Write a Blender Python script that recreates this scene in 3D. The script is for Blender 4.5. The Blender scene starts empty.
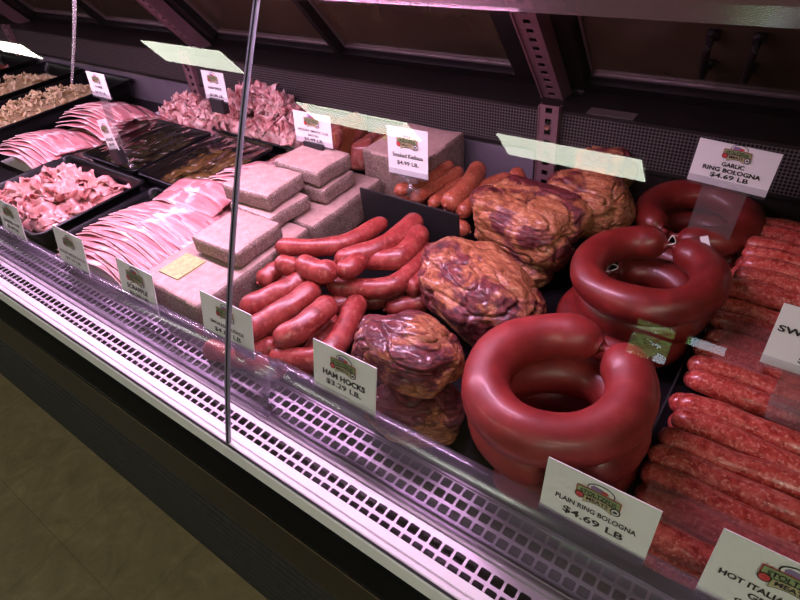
import bpy, bmesh, math, random
from mathutils import Vector, Matrix, noise

random.seed(7)
C = bpy.context.scene
COL = C.collection
R = math.radians

# ------------------------------------------------------------------ camera
F = 564.358
XW = Vector((900, -350, F)).normalized()
YW = Vector((560, 530, -F)).normalized()
ZW = XW.cross(YW)
CAM_H = 0.6
cam = bpy.data.cameras.new('camera')
co = bpy.data.objects.new('camera', cam)
COL.objects.link(co)
rot = Matrix((XW, YW, ZW))
co.matrix_world = Matrix.Translation((0, 0, CAM_H)) @ rot.to_4x4()
cam.sensor_width = 36
cam.lens = 36 * F / 800
cam.clip_start = 0.02
C.camera = co

# ------------------------------------------------------------------ world and exposure
w = bpy.data.worlds.new('daylight')
C.world = w
w.use_nodes = True
bgn = w.node_tree.nodes['Background']
bgn.inputs[0].default_value = (0.75, 0.87, 1.0, 1)
bgn.inputs[1].default_value = 7.0
C.view_settings.view_transform = 'Standard'
C.view_settings.look = 'None'
C.view_settings.gamma = 1
C.view_settings.use_curve_mapping = False
C.view_settings.exposure = 0.0

CASE_LAMP = 13.0
CASE_PINK = (1.0, 0.61, 0.97)


def area_light(name, loc, sx, sy, power, color, target):
    l = bpy.data.lights.new(name, 'AREA')
    l.shape = 'RECTANGLE'
    l.size = sx
    l.size_y = sy
    l.energy = power
    l.color = color
    o = bpy.data.objects.new(name, l)
    COL.objects.link(o)
    o.location = loc
    d = (Vector(target) - Vector(loc)).normalized()
    x = Vector((1, 0, 0))
    z = -d
    y = z.cross(x)
    o.matrix_world = Matrix.Translation(loc) @ Matrix((x, y, z)).transposed().to_4x4()
    return o


# the pink tubes under the canopy, just above the top of the glass
area_light('case_tube_light', (-1.05, 0.50, 0.505), 1.6, 0.03, CASE_LAMP, CASE_PINK, (-1.05, 0.42, 0))
area_light('case_tube_light', (-2.55, 0.50, 0.505), 1.2, 0.03, CASE_LAMP * 0.28, CASE_PINK, (-2.55, 0.42, 0))


# ------------------------------------------------------------------ helpers
def P(px, py, z=0.0):
    """point of the place that lies on the photo's pixel at height z above the deck"""
    r = Vector(((px - 400), -(py - 300), -F))
    d = XW * 0 + Vector((XW.dot(r), YW.dot(r), ZW.dot(r)))
    t = (z - CAM_H) / d.z
    return Vector((d.x * t, d.y * t, z))


class NT:
    def __init__(s, name):
        m = bpy.data.materials.new(name)
        m.use_nodes = True
        s.m = m
        s.n = m.node_tree.nodes
        s.l = m.node_tree.links
        s.b = s.n['Principled BSDF']

    def new(s, t, **kw):
        n = s.n.new(t)
        for k, v in kw.items():
            setattr(n, k, v)
        return n

    def coord(s, rnd=True):
        tc = s.new('ShaderNodeTexCoord')
        if not rnd:
            return tc.outputs['Object']
        oi = s.new('ShaderNodeObjectInfo')
        mu = s.new('ShaderNodeMath', operation='MULTIPLY')
        mu.inputs[1].default_value = 7.3
        s.l.new(oi.outputs['Random'], mu.inputs[0])
        va = s.new('ShaderNodeVectorMath', operation='ADD')
        s.l.new(tc.outputs['Object'], va.inputs[0])
        s.l.new(mu.outputs[0], va.inputs[1])
        return va.outputs[0]

    def noise(s, vec, scale, detail=4, rough=0.6, dist=0.0):
        n = s.new('ShaderNodeTexNoise')
        n.inputs['Scale'].default_value = scale
        n.inputs['Detail'].default_value = detail
        n.inputs['Roughness'].default_value = rough
        n.inputs['Distortion'].default_value = dist
        s.l.new(vec, n.inputs['Vector'])
        return n.outputs[0]

    def ramp(s, fac, stops):
        r = s.new('ShaderNodeValToRGB')
        e = r.color_ramp.elements
        while len(e) < len(stops):
            e.new(0.5)
        for i, (p, c) in enumerate(stops):
            e[i].position = p
            e[i].color = (*c, 1) if len(c) == 3 else c
        s.l.new(fac, r.inputs[0])
        return r.outputs[0]

    def mix(s, fac, a, b, bt='MIX'):
        m = s.new('ShaderNodeMix', data_type='RGBA', blend_type=bt)
        for i, v in ((0, fac), (6, a), (7, b)):
            if isinstance(v, (int, float)):
                m.inputs[i].default_value = v
            elif isinstance(v, tuple):
                m.inputs[i].default_value = (*v, 1)
            else:
                s.l.new(v, m.inputs[i])
        return m.outputs[2]

    def bump(s, h, strength=0.3, dist=0.002):
        b = s.new('ShaderNodeBump')
        b.inputs['Strength'].default_value = strength
        b.inputs['Distance'].default_value = dist
        s.l.new(h, b.inputs['Height'])
        s.l.new(b.outputs[0], s.b.inputs['Normal'])
        return b

    def set(s, **kw):
        for k, v in kw.items():
            k = k.replace('_', ' ')
            i = s.b.inputs[k]
            if hasattr(v, 'type') and hasattr(v, 'is_linked'):
                s.l.new(v, i)
            else:
                i.default_value = (*v, 1) if isinstance(v, tuple) and len(v) == 3 and i.type == 'RGBA' else v
        return s


def plain(name, col, rough=0.5, metal=0.0, var=0.12, scale=30, coat=0.0, bump=0.0, spec=0.5):
    t = NT(name)
    v = t.coord(False)
    n = t.noise(v, scale)
    c = t.ramp(n, [(0.3, tuple(x * (1 - var) for x in col)), (0.7, tuple(min(1, x * (1 + var)) for x in col))])
    t.set(Base_Color=c, Roughness=rough, Metallic=metal)
    t.b.inputs['Specular IOR Level'].default_value = spec
    if coat:
        t.b.inputs['Coat Weight'].default_value = coat
        t.b.inputs['Coat Roughness'].default_value = 0.12
    if bump:
        t.bump(t.noise(v, scale * 4), bump, 0.001)
    return t.m


def meat(name, stops, scale, fleck=None, fleck_scale=300, rough=0.4, coat=0.3, bump=0.3, bscale=120, sss=0.15,
         dist=0.0, bdist=0.001):
    t = NT(name)
    v = t.coord()
    c = t.ramp(t.noise(v, scale, 5, 0.62, dist), stops)
    if fleck:
        f = t.ramp(t.noise(v, fleck_scale, 2, 0.5), [(0.54, (0, 0, 0)), (0.68, (1, 1, 1))])
        c = t.mix(f, c, fleck)
    t.set(Base_Color=c, Roughness=rough)
    t.b.inputs['Coat Weight'].default_value = coat
    t.b.inputs['Coat Roughness'].default_value = 0.18
    t.b.inputs['Subsurface Weight'].default_value = sss
    t.b.inputs['Subsurface Radius'].default_value = (1.0, 0.3, 0.2)
    t.b.inputs['Subsurface Scale'].default_value = 0.004
    t.bump(t.noise(v, bscale, 4, 0.6), bump, bdist)
    return t.m


def glassy(name, tint=(1, 1, 1), refl=1.0, haze=0.0, haze_col=(0.8, 0.8, 0.8), rough=0.0):
    """thin clear pane: mostly transparent with a Fresnel reflection, optional haze"""
    t = NT(name)
    t.n.remove(t.b)
    out = t.n['Material Output']
    tr = t.new('ShaderNodeBsdfTransparent')
    tr.inputs[0].default_value = (*tint, 1)
    gl = t.new('ShaderNodeBsdfGlossy')
    gl.inputs['Roughness'].default_value = rough
    lw = t.new('ShaderNodeLayerWeight')
    lw.inputs[0].default_value = 0.5
    pw = t.new('ShaderNodeMath', operation='POWER')
    pw.inputs[1].default_value = 5
    t.l.new(lw.outputs['Facing'], pw.inputs[0])
    ma = t.new('ShaderNodeMath', operation='MULTIPLY_ADD')
    ma.inputs[1].default_value = 0.95 * refl
    ma.inputs[2].default_value = 0.045 * refl
    t.l.new(pw.outputs[0], ma.inputs[0])
    base = tr.outputs[0]
    if haze:
        df = t.new('ShaderNodeBsdfDiffuse')
        df.inputs[0].default_value = (*haze_col, 1)
        tl = t.new('ShaderNodeBsdfTranslucent')
        tl.inputs[0].default_value = (*haze_col, 1)
        a = t.new('ShaderNodeAddShader')
        m0 = t.new('ShaderNodeMixShader')
        m0.inputs[0].default_value = 0.5
        t.l.new(df.outputs[0], m0.inputs[1])
        t.l.new(tl.outputs[0], m0.inputs[2])
        m1 = t.new('ShaderNodeMixShader')
        m1.inputs[0].default_value = haze
        t.l.new(base, m1.inputs[1])
        t.l.new(m0.outputs[0], m1.inputs[2])
        base = m1.outputs[0]
        t.n.remove(a)
    mx = t.new('ShaderNodeMixShader')
    t.l.new(ma.outputs[0], mx.inputs[0])
    t.l.new(base, mx.inputs[1])
    t.l.new(gl.outputs[0], mx.inputs[2])
    t.l.new(mx.outputs[0], out.inputs['Surface'])
    return t.m


def emit(name, col, strength):
    t = NT(name)
    t.set(Base_Color=(0.8, 0.8, 0.8))
    t.b.inputs['Emission Color'].default_value = (*col, 1)
    t.b.inputs['Emission Strength'].default_value = strength
    return t.m


def link(name, bm, mat, parent=None, smooth=False, loc=None, rz=0.0):
    me = bpy.data.meshes.new(name)
    bm.normal_update()
    bm.to_mesh(me)
    bm.free()
    if smooth:
        for p in me.polygons:
            p.use_smooth = True
    o = bpy.data.objects.new(name, me)
    if mat is not None:
        me.materials.append(mat)
    COL.objects.link(o)
    if parent is not None:
        o.parent = parent
    if loc is not None:
        o.location = loc
    o.rotation_euler.z = rz
    return o


def tag(o, label, cat, group=None, kind=None):
    o['label'] = label
    o['category'] = cat
    if group:
        o['group'] = group
    if kind:
        o['kind'] = kind
    return o


def struct(o):
    o['kind'] = 'structure'
    return o


def empty(name, loc=(0, 0, 0), rz=0.0):
    o = bpy.data.objects.new(name, None)
    COL.objects.link(o)
    o.empty_display_size = 0.02
    o.location = loc
    o.rotation_euler.z = rz
    return o


def box(bm, a, b, bev=0.0):
    """axis aligned box from corner a to corner b"""
    vs = [bm.verts.new((x, y, z)) for x in (a[0], b[0]) for y in (a[1], b[1]) for z in (a[2], b[2])]
    idx = ((0, 1, 3, 2), (4, 6, 7, 5), (0, 4, 5, 1), (2, 3, 7, 6), (0, 2, 6, 4), (1, 5, 7, 3))
    fs = [bm.faces.new([vs[i] for i in f]) for f in idx]
    if bev:
        es = list({e for f in fs for e in f.edges})
        bmesh.ops.bevel(bm, geom=es, offset=bev, segments=2, affect='EDGES', profile=0.5)
    return bm


def boxo(name, a, b, mat, parent=None, bev=0.0):
    bm = bmesh.new()
    box(bm, a, b, bev)
    return link(name, bm, mat, parent)


def extrude_x(profile, x0, x1, closed=False, nseg=1):
    """profile of (y, z) pairs swept along x"""
    bm = bmesh.new()
    rows = []
    for i in range(nseg + 1):
        x = x0 + (x1 - x0) * i / nseg
        rows.append([bm.verts.new((x, y, z)) for y, z in profile])
    n = len(profile)
    for a, b in zip(rows, rows[1:]):
        for j in range(n if closed else n - 1):
            k = (j + 1) % n
            bm.faces.new((a[j], a[k], b[k], b[j]))
    if closed:
        bm.faces.new(rows[0][::-1])
        bm.faces.new(rows[-1])
    bmesh.ops.recalc_face_normals(bm, faces=bm.faces)
    return bm


def catmull(pts, n, closed=False):
    out = []
    m = len(pts)
    segs = m if closed else m - 1
    for i in range(segs):
        if closed:
            p0, p1, p2, p3 = (pts[(i + k) % m] for k in (-1, 0, 1, 2))
        else:
            p1, p2 = pts[i], pts[i + 1]
            p0 = pts[i - 1] if i else p1 * 2 - p2
            p3 = pts[i + 2] if i + 2 < m else p2 * 2 - p1
        for j in range(n):
            t = j / n
            out.append(0.5 * ((2 * p1) + (p2 - p0) * t + (2 * p0 - 5 * p1 + 4 * p2 - p3) * t * t
                              + (3 * p1 - p0 - 3 * p2 + p3) * t ** 3))
    if not closed:
        out.append(pts[-1].copy())
    return out


def tube(bm, path, rad, seg=16, closed=False, caps=True):
    """tube along path, rad a number or a function of the position 0..1"""
    n = len(path)
    rings = []
    up = Vector((0, 0, 1))
    for i, p in enumerate(path):
        if closed:
            t = path[(i + 1) % n] - path[i - 1]
        else:
            t = path[min(i + 1, n - 1)] - path[max(i - 1, 0)]
        t.normalize()
        if abs(t.dot(up)) > 0.95:
            a = t.cross(Vector((0, 1, 0))).normalized()
        else:
            a = t.cross(up).normalized()
        b = a.cross(t)
        r = rad(i / (n - 1)) if callable(rad) else rad
        rings.append([bm.verts.new(p + (a * math.cos(2 * math.pi * k / seg) + b * math.sin(2 * math.pi * k / seg)) * r)
                      for k in range(seg)])
    m = n if closed else n - 1
    for i in range(m):
        A, B = rings[i], rings[(i + 1) % n]
        for k in range(seg):
            l = (k + 1) % seg
            bm.faces.new((A[k], A[l], B[l], B[k]))
    if not closed and caps:
        bm.faces.new(rings[0])
        bm.faces.new(rings[-1][::-1])
    return rings


def link_profile(L, r, nub=0.12, waist=0.0):
    """radius along a sausage of length L: round shoulders closing on a small twisted nub"""
    def f(t):
        d = min(t, 1 - t) * L
        e = r * 1.15
        if d < e:
            q = 1 - d / e
            v = math.sqrt(max(0, 1 - q ** 2.5))
            v = max(v, nub + 0.25 * max(0, 0.10 - d / e))
        else:
            v = 1
        return r * v * (1 + 0.03 * math.sin(t * 17 + L * 90))
    return f


def sausage(name, pts, r, mat, seg=18, wob=0.0006, tips=True):
    """one sausage lying along pts; origin at its middle"""
    path0 = catmull([Vector(p) for p in pts], 8)
    L = sum((b - a).length for a, b in zip(path0, path0[1:]))
    # resample, denser at the ends
    cum = [0]
    for a, b in zip(path0, path0[1:]):
        cum.append(cum[-1] + (b - a).length)
    ts = []
    ne = 7
    ef = min(0.3, r * 1.2 / L)
    for i in range(ne):
        ts.append(ef * (1 - math.cos(math.pi / 2 * i / ne)))
    nm = 14
    for i in range(nm + 1):
        ts.append(ef + (1 - 2 * ef) * i / nm)
    for i in range(ne - 1, -1, -1):
        ts.append(1 - ef * (1 - math.cos(math.pi / 2 * i / ne)))
    path = []
    for t in ts:
        s = t * L
        k = 0
        while k < len(cum) - 2 and cum[k + 1] < s:
            k += 1
        u = (s - cum[k]) / max(1e-9, cum[k + 1] - cum[k])
        path.append(path0[k].lerp(path0[k + 1], min(1, u)))
    mid = path[len(path) // 2].copy()
    path = [p - mid for p in path]
    prof = link_profile(L, r)
    rr = [prof(t) for t in ts]
    bm = bmesh.new()
    it = iter(rr)
    tube(bm, path, lambda t: next(it), seg)
    for v in bm.verts:
        v.co += noise.noise_vector((v.co + mid) * 35) * wob * 2
    o = link(name, bm, mat, None, True, mid)
    if tips:
        for q, d in ((path[0], path[0] - path[2]), (path[-1], path[-1] - path[-3])):
            d = d.normalized()
            b2 = bmesh.new()
            tube(b2, [q - d * 0.002, q + d * 0.0004, q + d * 0.0016, q + d * 0.0028],
                 lambda t: r * (0.20 - 0.10 * t), 8)
            link('casing_tip', b2, mat, o, True)
    return o


def copy_tree(o, parent=None):
    c = o.copy()
    COL.objects.link(c)
    c.parent = parent
    for ch in list(o.children):
        copy_tree(ch, c)
    return c


def slab_mesh(bm, x0, x1, y0, y1, z0, z1, bev=0.004, jit=0.0015, cuts=6):
    """loaf-like block with softened edges and slightly uneven faces"""
    t = bmesh.new()
    box(t, (x0, y0, z0), (x1, y1, z1), 0)
    bmesh.ops.bevel(t, geom=list(t.edges), offset=bev, segments=3, affect='EDGES', profile=0.5)
    bmesh.ops.triangulate(t, faces=[f for f in t.faces if len(f.verts) > 4])
    bmesh.ops.subdivide_edges(t, edges=[e for e in t.edges if e.calc_length() > bev * 2], cuts=cuts, use_grid_fill=True)
    for v in t.verts:
        v.co += noise.noise_vector(v.co * 28 + Vector((x0, y0, z0)) * 9) * jit
    me = bpy.data.meshes.new('tmp')
    t.to_mesh(me)
    t.free()
    bm.from_mesh(me)
    bpy.data.meshes.remove(me)


def text_mesh(s, size, bold=0.0, space=1.0):
    cu = bpy.data.curves.new('txt', 'FONT')
    cu.body = s
    cu.size = size
    cu.align_x = 'CENTER'
    cu.align_y = 'CENTER'
    cu.offset = bold
    cu.space_character = space
    cu.resolution_u = 3
    ob = bpy.data.objects.new('txt', cu)
    COL.objects.link(ob)
    dg = bpy.context.evaluated_depsgraph_get()
    me = bpy.data.meshes.new_from_object(ob.evaluated_get(dg))
    bpy.data.objects.remove(ob)
    bpy.data.curves.remove(cu)
    return me


# ------------------------------------------------------------------ materials
M = {}
M['floor'] = None
t = NT('floor vinyl tile')
v = t.coord(False)
n1 = t.noise(v, 14, 8, 0.7, 0.6)
c = t.ramp(n1, [(0.30, (0.17, 0.122, 0.060)), (0.55, (0.255, 0.188, 0.100)), (0.75, (0.35, 0.265, 0.15))])
br = t.new('ShaderNodeTexBrick')
t.l.new(v, br.inputs['Vector'])
br.offset = 0
br.inputs['Scale'].default_value = 1
br.inputs['Brick Width'].default_value = 0.305
br.inputs['Row Height'].default_value = 0.305
br.inputs['Mortar Size'].default_value = 0.0008
br.inputs['Color1'].default_value = (1, 1, 1, 1)
br.inputs['Color2'].default_value = (0.93, 0.93, 0.93, 1)
br.inputs['Mortar'].default_value = (0.5, 0.5, 0.5, 1)
t.set(Base_Color=t.mix(1.0, c, br.outputs[0], 'MULTIPLY'), Roughness=0.38)
M['floor'] = t.m
M['plaster'] = plain('painted wall', (0.16, 0.135, 0.105), 0.8)
M['brown'] = plain('brown back room wall', (0.05, 0.037, 0.028), 0.8, var=0.25, scale=4)
M['ceiling'] = plain('ceiling tile', (0.22, 0.20, 0.18), 0.9)
M['black'] = plain('black glossy plastic', (0.004, 0.004, 0.005), 0.30, coat=0.0, spec=0.25)
M['blackmatte'] = plain('black satin plastic', (0.012, 0.011, 0.012), 0.42)
M['kick'] = plain('dark ribbed rubber', (0.012, 0.009, 0.008), 0.6)
M['deck'] = plain('black deck pan', (0.008, 0.007, 0.008), 0.30, var=0.3, scale=12, spec=0.10)
M['rail'] = plain('brushed aluminium', (0.72, 0.70, 0.70), 0.32, 0.75, 0.06)
M['railwhite'] = plain('white enamelled rail', (0.80, 0.77, 0.78), 0.35, 0.0, 0.04)
M['grille'] = plain('lilac grey enamelled grille', (0.36, 0.31, 0.35), 0.36, 0.35, 0.10, 20)
M['chrome'] = plain('chrome', (0.75, 0.73, 0.72), 0.12, 1.0, 0.03)
M['post'] = plain('enamelled steel post', (0.24, 0.13, 0.145), 0.45, 0.3, 0.15, 15)
M['panel'] = plain('dull steel rear panel', (0.30, 0.25, 0.31), 0.35, 0.5, 0.15, 8)
M['darksteel'] = plain('dark bronze steel', (0.020, 0.015, 0.015), 0.45, 0.3, 0.2, 10)
M['frame'] = plain('black door frame', (0.010, 0.008, 0.008), 0.45, spec=0.3)
M['frameedge'] = plain('worn aluminium bead', (0.30, 0.24, 0.23), 0.4, 0.7)
M['doorglass'] = plain('brown smoked door glass', (0.070, 0.050, 0.028), 0.16, 0.0, 0.45, 5, coat=0.5)
M['card'] = plain('white sign card', (0.80, 0.79, 0.75), 0.45, var=0.02)
M['ink'] = plain('black ink', (0.015, 0.013, 0.013), 0.5)
M['red'] = plain('red ink', (0.55, 0.05, 0.05), 0.5)
M['purple'] = plain('purple ink', (0.25, 0.17, 0.33), 0.5)
M['green'] = plain('green ink', (0.28, 0.36, 0.16), 0.5)
M['olive'] = plain('tan ink', (0.50, 0.44, 0.24), 0.5)
M['clear'] = glassy('clear acrylic', (0.97, 0.97, 0.98), 1.5, 0.05, (0.7, 0.7, 0.75))
M['riser'] = glassy('scuffed clear acrylic riser', (0.95, 0.92, 0.98), 1.2, 0.09, (0.70, 0.58, 0.78), 0.16)
M['glass'] = glassy('case front glass', (0.975, 0.98, 0.98), 1.05)
M['glassedge'] = glassy('polished glass edge', (0.45, 0.47, 0.50), 2.5, 0.5, (0.6, 0.6, 0.66))
M['window'] = glassy('window glass', (0.95, 0.97, 0.97), 1.0)
M['wrap'] = glassy('cling film', (0.97, 0.97, 0.97), 4.0, 0.01, (0.8, 0.8, 0.8), 0.03)
M['tube'] = emit('case tube', CASE_PINK, 6)
M['lamp'] = emit('ceiling tube lamp', (0.95, 1.0, 0.82), 16.0)

M['bologna'] = meat('ring bologna casing', [(0.30, (0.19, 0.015, 0.014)), (0.55, (0.27, 0.025, 0.022)), (0.75, (0.35, 0.042, 0.036))],
                    34, None, rough=0.48, coat=0.18, bump=0.22, bscale=110, sss=0.1)
M['bologna_dark'] = meat('garlic bologna casing', [(0.30, (0.12, 0.009, 0.008)), (0.55, (0.185, 0.015, 0.012)), (0.75, (0.25, 0.026, 0.021))],
                         34, None, rough=0.42, coat=0.25, bump=0.22, bscale=110, sss=0.1)
M['smoked'] = meat('smoked sausage casing', [(0.34, (0.19, 0.018, 0.014)), (0.52, (0.30, 0.038, 0.032)), (0.70, (0.42, 0.085, 0.07))],
                   50, (0.40, 0.10, 0.075), 140, rough=0.42, coat=0.25, bump=0.3, bscale=120)
M['kielbasa'] = meat('kielbasa casing', [(0.30, (0.27, 0.050, 0.025)), (0.55, (0.40, 0.090, 0.045)), (0.75, (0.50, 0.15, 0.08))],
                     40, (0.52, 0.20, 0.12), 240, rough=0.42, coat=0.3, bump=0.3, bscale=180)
M['raw'] = meat('raw italian sausage', [(0.36, (0.28, 0.020, 0.016)), (0.5, (0.46, 0.055, 0.040)), (0.64, (0.58, 0.12, 0.09))],
                130, (0.66, 0.24, 0.18), 300, rough=0.3, coat=0.6, bump=0.35, bscale=220)
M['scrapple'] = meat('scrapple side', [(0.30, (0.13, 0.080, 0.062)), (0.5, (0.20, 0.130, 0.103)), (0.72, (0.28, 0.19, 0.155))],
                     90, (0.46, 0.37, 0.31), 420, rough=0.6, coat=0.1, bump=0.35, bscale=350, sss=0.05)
M['paperlabel'] = plain('yellow green price label', (0.45, 0.45, 0.17), 0.5, var=0.3, scale=120)
M['cheese'] = meat('shredded cheese', [(0.3, (0.55, 0.40, 0.20)), (0.7, (0.78, 0.64, 0.40))], 60, rough=0.6, coat=0.05, bump=0.2, sss=0.1)
M['chipped'] = meat('chipped ham', [(0.30, (0.48, 0.16, 0.15)), (0.5, (0.66, 0.31, 0.28)), (0.70, (0.78, 0.48, 0.42))],
                    28, None, rough=0.38, coat=0.4, bump=0.25, bscale=160)
M['hamend'] = meat('shaved ham ends', [(0.32, (0.34, 0.09, 0.09)), (0.46, (0.62, 0.28, 0.27)), (0.62, (0.82, 0.56, 0.52))],
                   34, None, rough=0.38, coat=0.4, bump=0.25, bscale=160)
M['slab'] = meat('slab bacon', [(0.32, (0.14, 0.025, 0.025)), (0.5, (0.26, 0.06, 0.045)), (0.68, (0.48, 0.22, 0.15))],
                 26, None, rough=0.38, coat=0.5, bump=0.4, bscale=120, dist=1.0)
M['rind'] = meat('bacon rind', [(0.3, (0.22, 0.06, 0.025)), (0.7, (0.38, 0.13, 0.05))], 40, rough=0.4, coat=0.4)
M['pickle'] = meat('olive green pickled slices', [(0.3, (0.015, 0.014, 0.006)), (0.6, (0.06, 0.05, 0.015)), (0.8, (0.20, 0.13, 0.035))],
                   20, rough=0.2, coat=0.8, sss=0.0)
M['amber'] = meat('amber pickled slices', [(0.3, (0.14, 0.07, 0.015)), (0.7, (0.34, 0.19, 0.045))], 20, rough=0.2, coat=0.8)
M['berry'] = plain('dark berries', (0.05, 0.015, 0.02), 0.3, coat=0.5)
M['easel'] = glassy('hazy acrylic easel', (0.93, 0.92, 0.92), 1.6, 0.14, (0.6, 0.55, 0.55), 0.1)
M['toprail'] = glassy('frosted top rail', (0.85, 0.72, 0.76), 1.8, 0.22, (0.70, 0.50, 0.56), 0.12)
M['sheet'] = glassy('salmon tinted translucent sheet', (0.98, 0.86, 0.84), 1.2, 0.30, (0.85, 0.45, 0.42), 0.2)
M['leaf'] = plain('tree leaves', (0.28, 0.50, 0.12), 0.7, var=0.6, scale=8)
M['bark'] = plain('bark', (0.12, 0.08, 0.05), 0.9)
M['string'] = plain('white twine', (0.75, 0.68, 0.62), 0.8)
M['paper'] = plain('white butcher paper', (0.78, 0.70, 0.74), 0.6, var=0.03)

# scrapple upward faces: paler and pinker than the sides
t = NT('scrapple top face')
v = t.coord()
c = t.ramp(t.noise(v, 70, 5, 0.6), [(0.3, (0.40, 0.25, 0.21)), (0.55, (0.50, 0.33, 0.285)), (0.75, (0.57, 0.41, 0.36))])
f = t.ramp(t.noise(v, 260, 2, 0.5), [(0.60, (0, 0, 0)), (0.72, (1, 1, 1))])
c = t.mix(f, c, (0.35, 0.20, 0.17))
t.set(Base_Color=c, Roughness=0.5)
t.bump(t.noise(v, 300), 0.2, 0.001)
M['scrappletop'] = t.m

# bacon slice: lean with wavy fat streaks running along its length
t = NT('bacon slice')
v = t.coord()
mp = t.new('ShaderNodeMapping')
mp.inputs['Scale'].default_value = (3.2, 34, 34)
t.l.new(v, mp.inputs[0])
c = t.ramp(t.noise(mp.outputs[0], 1.6, 4, 0.5, 0.8), [(0.36, (0.52, 0.17, 0.19)), (0.50, (0.62, 0.25, 0.26)), (0.62, (0.72, 0.38, 0.37)), (0.70, (0.62, 0.25, 0.26))])
sp = t.new('ShaderNodeSeparateXYZ')
t.l.new(t.coord(False), sp.inputs[0])
pk = t.ramp(t.noise(t.coord(), 26, 3, 0.5), [(0.50, (0, 0, 0)), (0.58, (1, 1, 1))])
band = t.ramp(sp.outputs[0], [(0.0, (1, 1, 1)), (0.012, (1, 1, 1)), (0.03, (0, 0, 0))])
ab = t.new('ShaderNodeMath', operation='ABSOLUTE')
t.l.new(sp.outputs[0], ab.inputs[0])
band = t.ramp(ab.outputs[0], [(0.0, (1, 1, 1)), (0.014, (1, 1, 1)), (0.035, (0, 0, 0)), (0.117, (0, 0, 0)), (0.124, (1, 1, 1))])
c = t.mix(t.mix(1.0, band, pk, 'MULTIPLY'), c, (0.88, 0.72, 0.68))
t.set(Base_Color=c, Roughness=0.38)
t.b.inputs['Coat Weight'].default_value = 0.2
t.b.inputs['Subsurface Weight'].default_value = 0.1
t.b.inputs['Subsurface Radius'].default_value = (1, 0.3, 0.2)
t.b.inputs['Subsurface Scale'].default_value = 0.004
M['bacon'] = t.m
M['fat'] = meat('bacon fat edge', [(0.3, (0.78, 0.50, 0.49)), (0.7, (0.88, 0.68, 0.66))], 40, rough=0.4)

# ham hock: orange smoked fat over dark purple-red muscle with strand-like folds
t = NT('ham hock')
v = t.coord()
big = t.noise(v, 13, 6, 0.62, 0.5)
strand_map = t.new('ShaderNodeMapping')
strand_map.inputs['Scale'].default_value = (0.8, 1.6, 3.4)
strand_map.inputs['Rotation'].default_value = (0.5, 0.7, 0.2)
t.l.new(v, strand_map.inputs[0])
fine = t.noise(strand_map.outputs[0], 70, 9, 0.78, 0.8)
fat = t.ramp(fine, [(0.36, (0.11, 0.022, 0.010)), (0.46, (0.33, 0.090, 0.034)), (0.54, (0.53, 0.20, 0.080)), (0.64, (0.68, 0.40, 0.24))])
lean = t.ramp(fine, [(0.38, (0.025, 0.004, 0.006)), (0.48, (0.12, 0.014, 0.018)), (0.58, (0.23, 0.035, 0.038)), (0.70, (0.45, 0.20, 0.17))])
msk = t.ramp(big, [(0.485, (0, 0, 0)), (0.535, (1, 1, 1))])
t.set(Base_Color=t.mix(msk, fat, lean), Roughness=0.36)
t.b.inputs['Coat Weight'].default_value = 0.4
t.b.inputs['Coat Roughness'].default_value = 0.12
t.bump(fine, 0.9, 0.004)
M['hock'] = t.m

# perforated hexagon plate of the rear duct: bright mesh over dark holes
t = NT('perforated duct plate')
v = t.coord(False)
vo = t.new('ShaderNodeTexVoronoi', feature='F1')
vo.inputs['Scale'].default_value = 165
vo.inputs['Randomness'].default_value = 0.0
mp = t.new('ShaderNodeMapping')
mp.inputs['Rotation'].default_value = (0, 0, 0)
t.l.new(v, mp.inputs[0])
t.l.new(mp.outputs[0], vo.inputs['Vector'])
hole = t.ramp(vo.outputs['Distance'], [(0.40, (0, 0, 0)), (0.46, (1, 1, 1))])
t.set(Base_Color=t.mix(hole, (0.001, 0.001, 0.001), (0.10, 0.080, 0.080)), Roughness=0.6)
t.b.inputs['Specular IOR Level'].default_value = 0.15
M['mesh'] = t.m

# ------------------------------------------------------------------ the room
FZ = -0.70          # floor height, the deck of the case is z = 0
CZ = 1.92           # ceiling
XL, XR, YF, YB = -11.0, 4.0, -7.0, 3.2
struct(boxo('floor', (XL, YF, FZ - 0.1), (XR, YB, FZ), M['floor']))
struct(boxo('ceiling', (XL, YF, CZ), (XR, YB, CZ + 0.1), M['ceiling']))
struct(boxo('wall_left', (XL - 0.1, YF, FZ), (XL, YB, CZ), M['plaster']))
struct(boxo('wall_right', (XR, YF, FZ), (XR + 0.1, YB, CZ), M['plaster']))
struct(boxo('wall_back', (XL, YB, FZ), (XR, YB + 0.1, CZ), M['brown']))
# street wall with one window opening (it is what mirrors in the front glass)
WX0, WX1, WZ0, WZ1 = -1.18, -0.62, 1.18, 1.88
VX0, VX1, VZ0, VZ1 = -0.54, -0.06, 1.66, 1.84
bm = bmesh.new()
box(bm, (XL, YF - 0.12, FZ), (WX0, YF, CZ))
box(bm, (WX1, YF - 0.12, FZ), (VX0, YF, CZ))
box(bm, (VX1, YF - 0.12, FZ), (XR, YF, CZ))
box(bm, (VX0, YF - 0.12, FZ), (VX1, YF, VZ0))
box(bm, (VX0, YF - 0.12, VZ1), (VX1, YF, CZ))
box(bm, (WX0, YF - 0.12, FZ), (WX1, YF, WZ0))
box(bm, (WX0, YF - 0.12, WZ1), (WX1, YF, CZ))
struct(link('wall_front', bm, M['brown']))
wn = struct(empty('window_1', ((WX0 + WX1) / 2, YF - 0.06, WZ0)))
bm = bmesh.new()
hw, hh = (WX1 - WX0) / 2, WZ1 - WZ0
for a, b in (((-hw, -.03, 0), (-hw + .04, .03, hh)), ((hw - .04, -.03, 0), (hw, .03, hh)), ((-hw + .04, -.03, 0), (hw - .04, .03, .04)),
             ((-hw + .04, -.03, hh - .04), (hw - .04, .03, hh)), ((-hw + .04, -.025, hh * .62), (hw - .04, .025, hh * .62 + .06))):
    box(bm, a, b)
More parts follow.
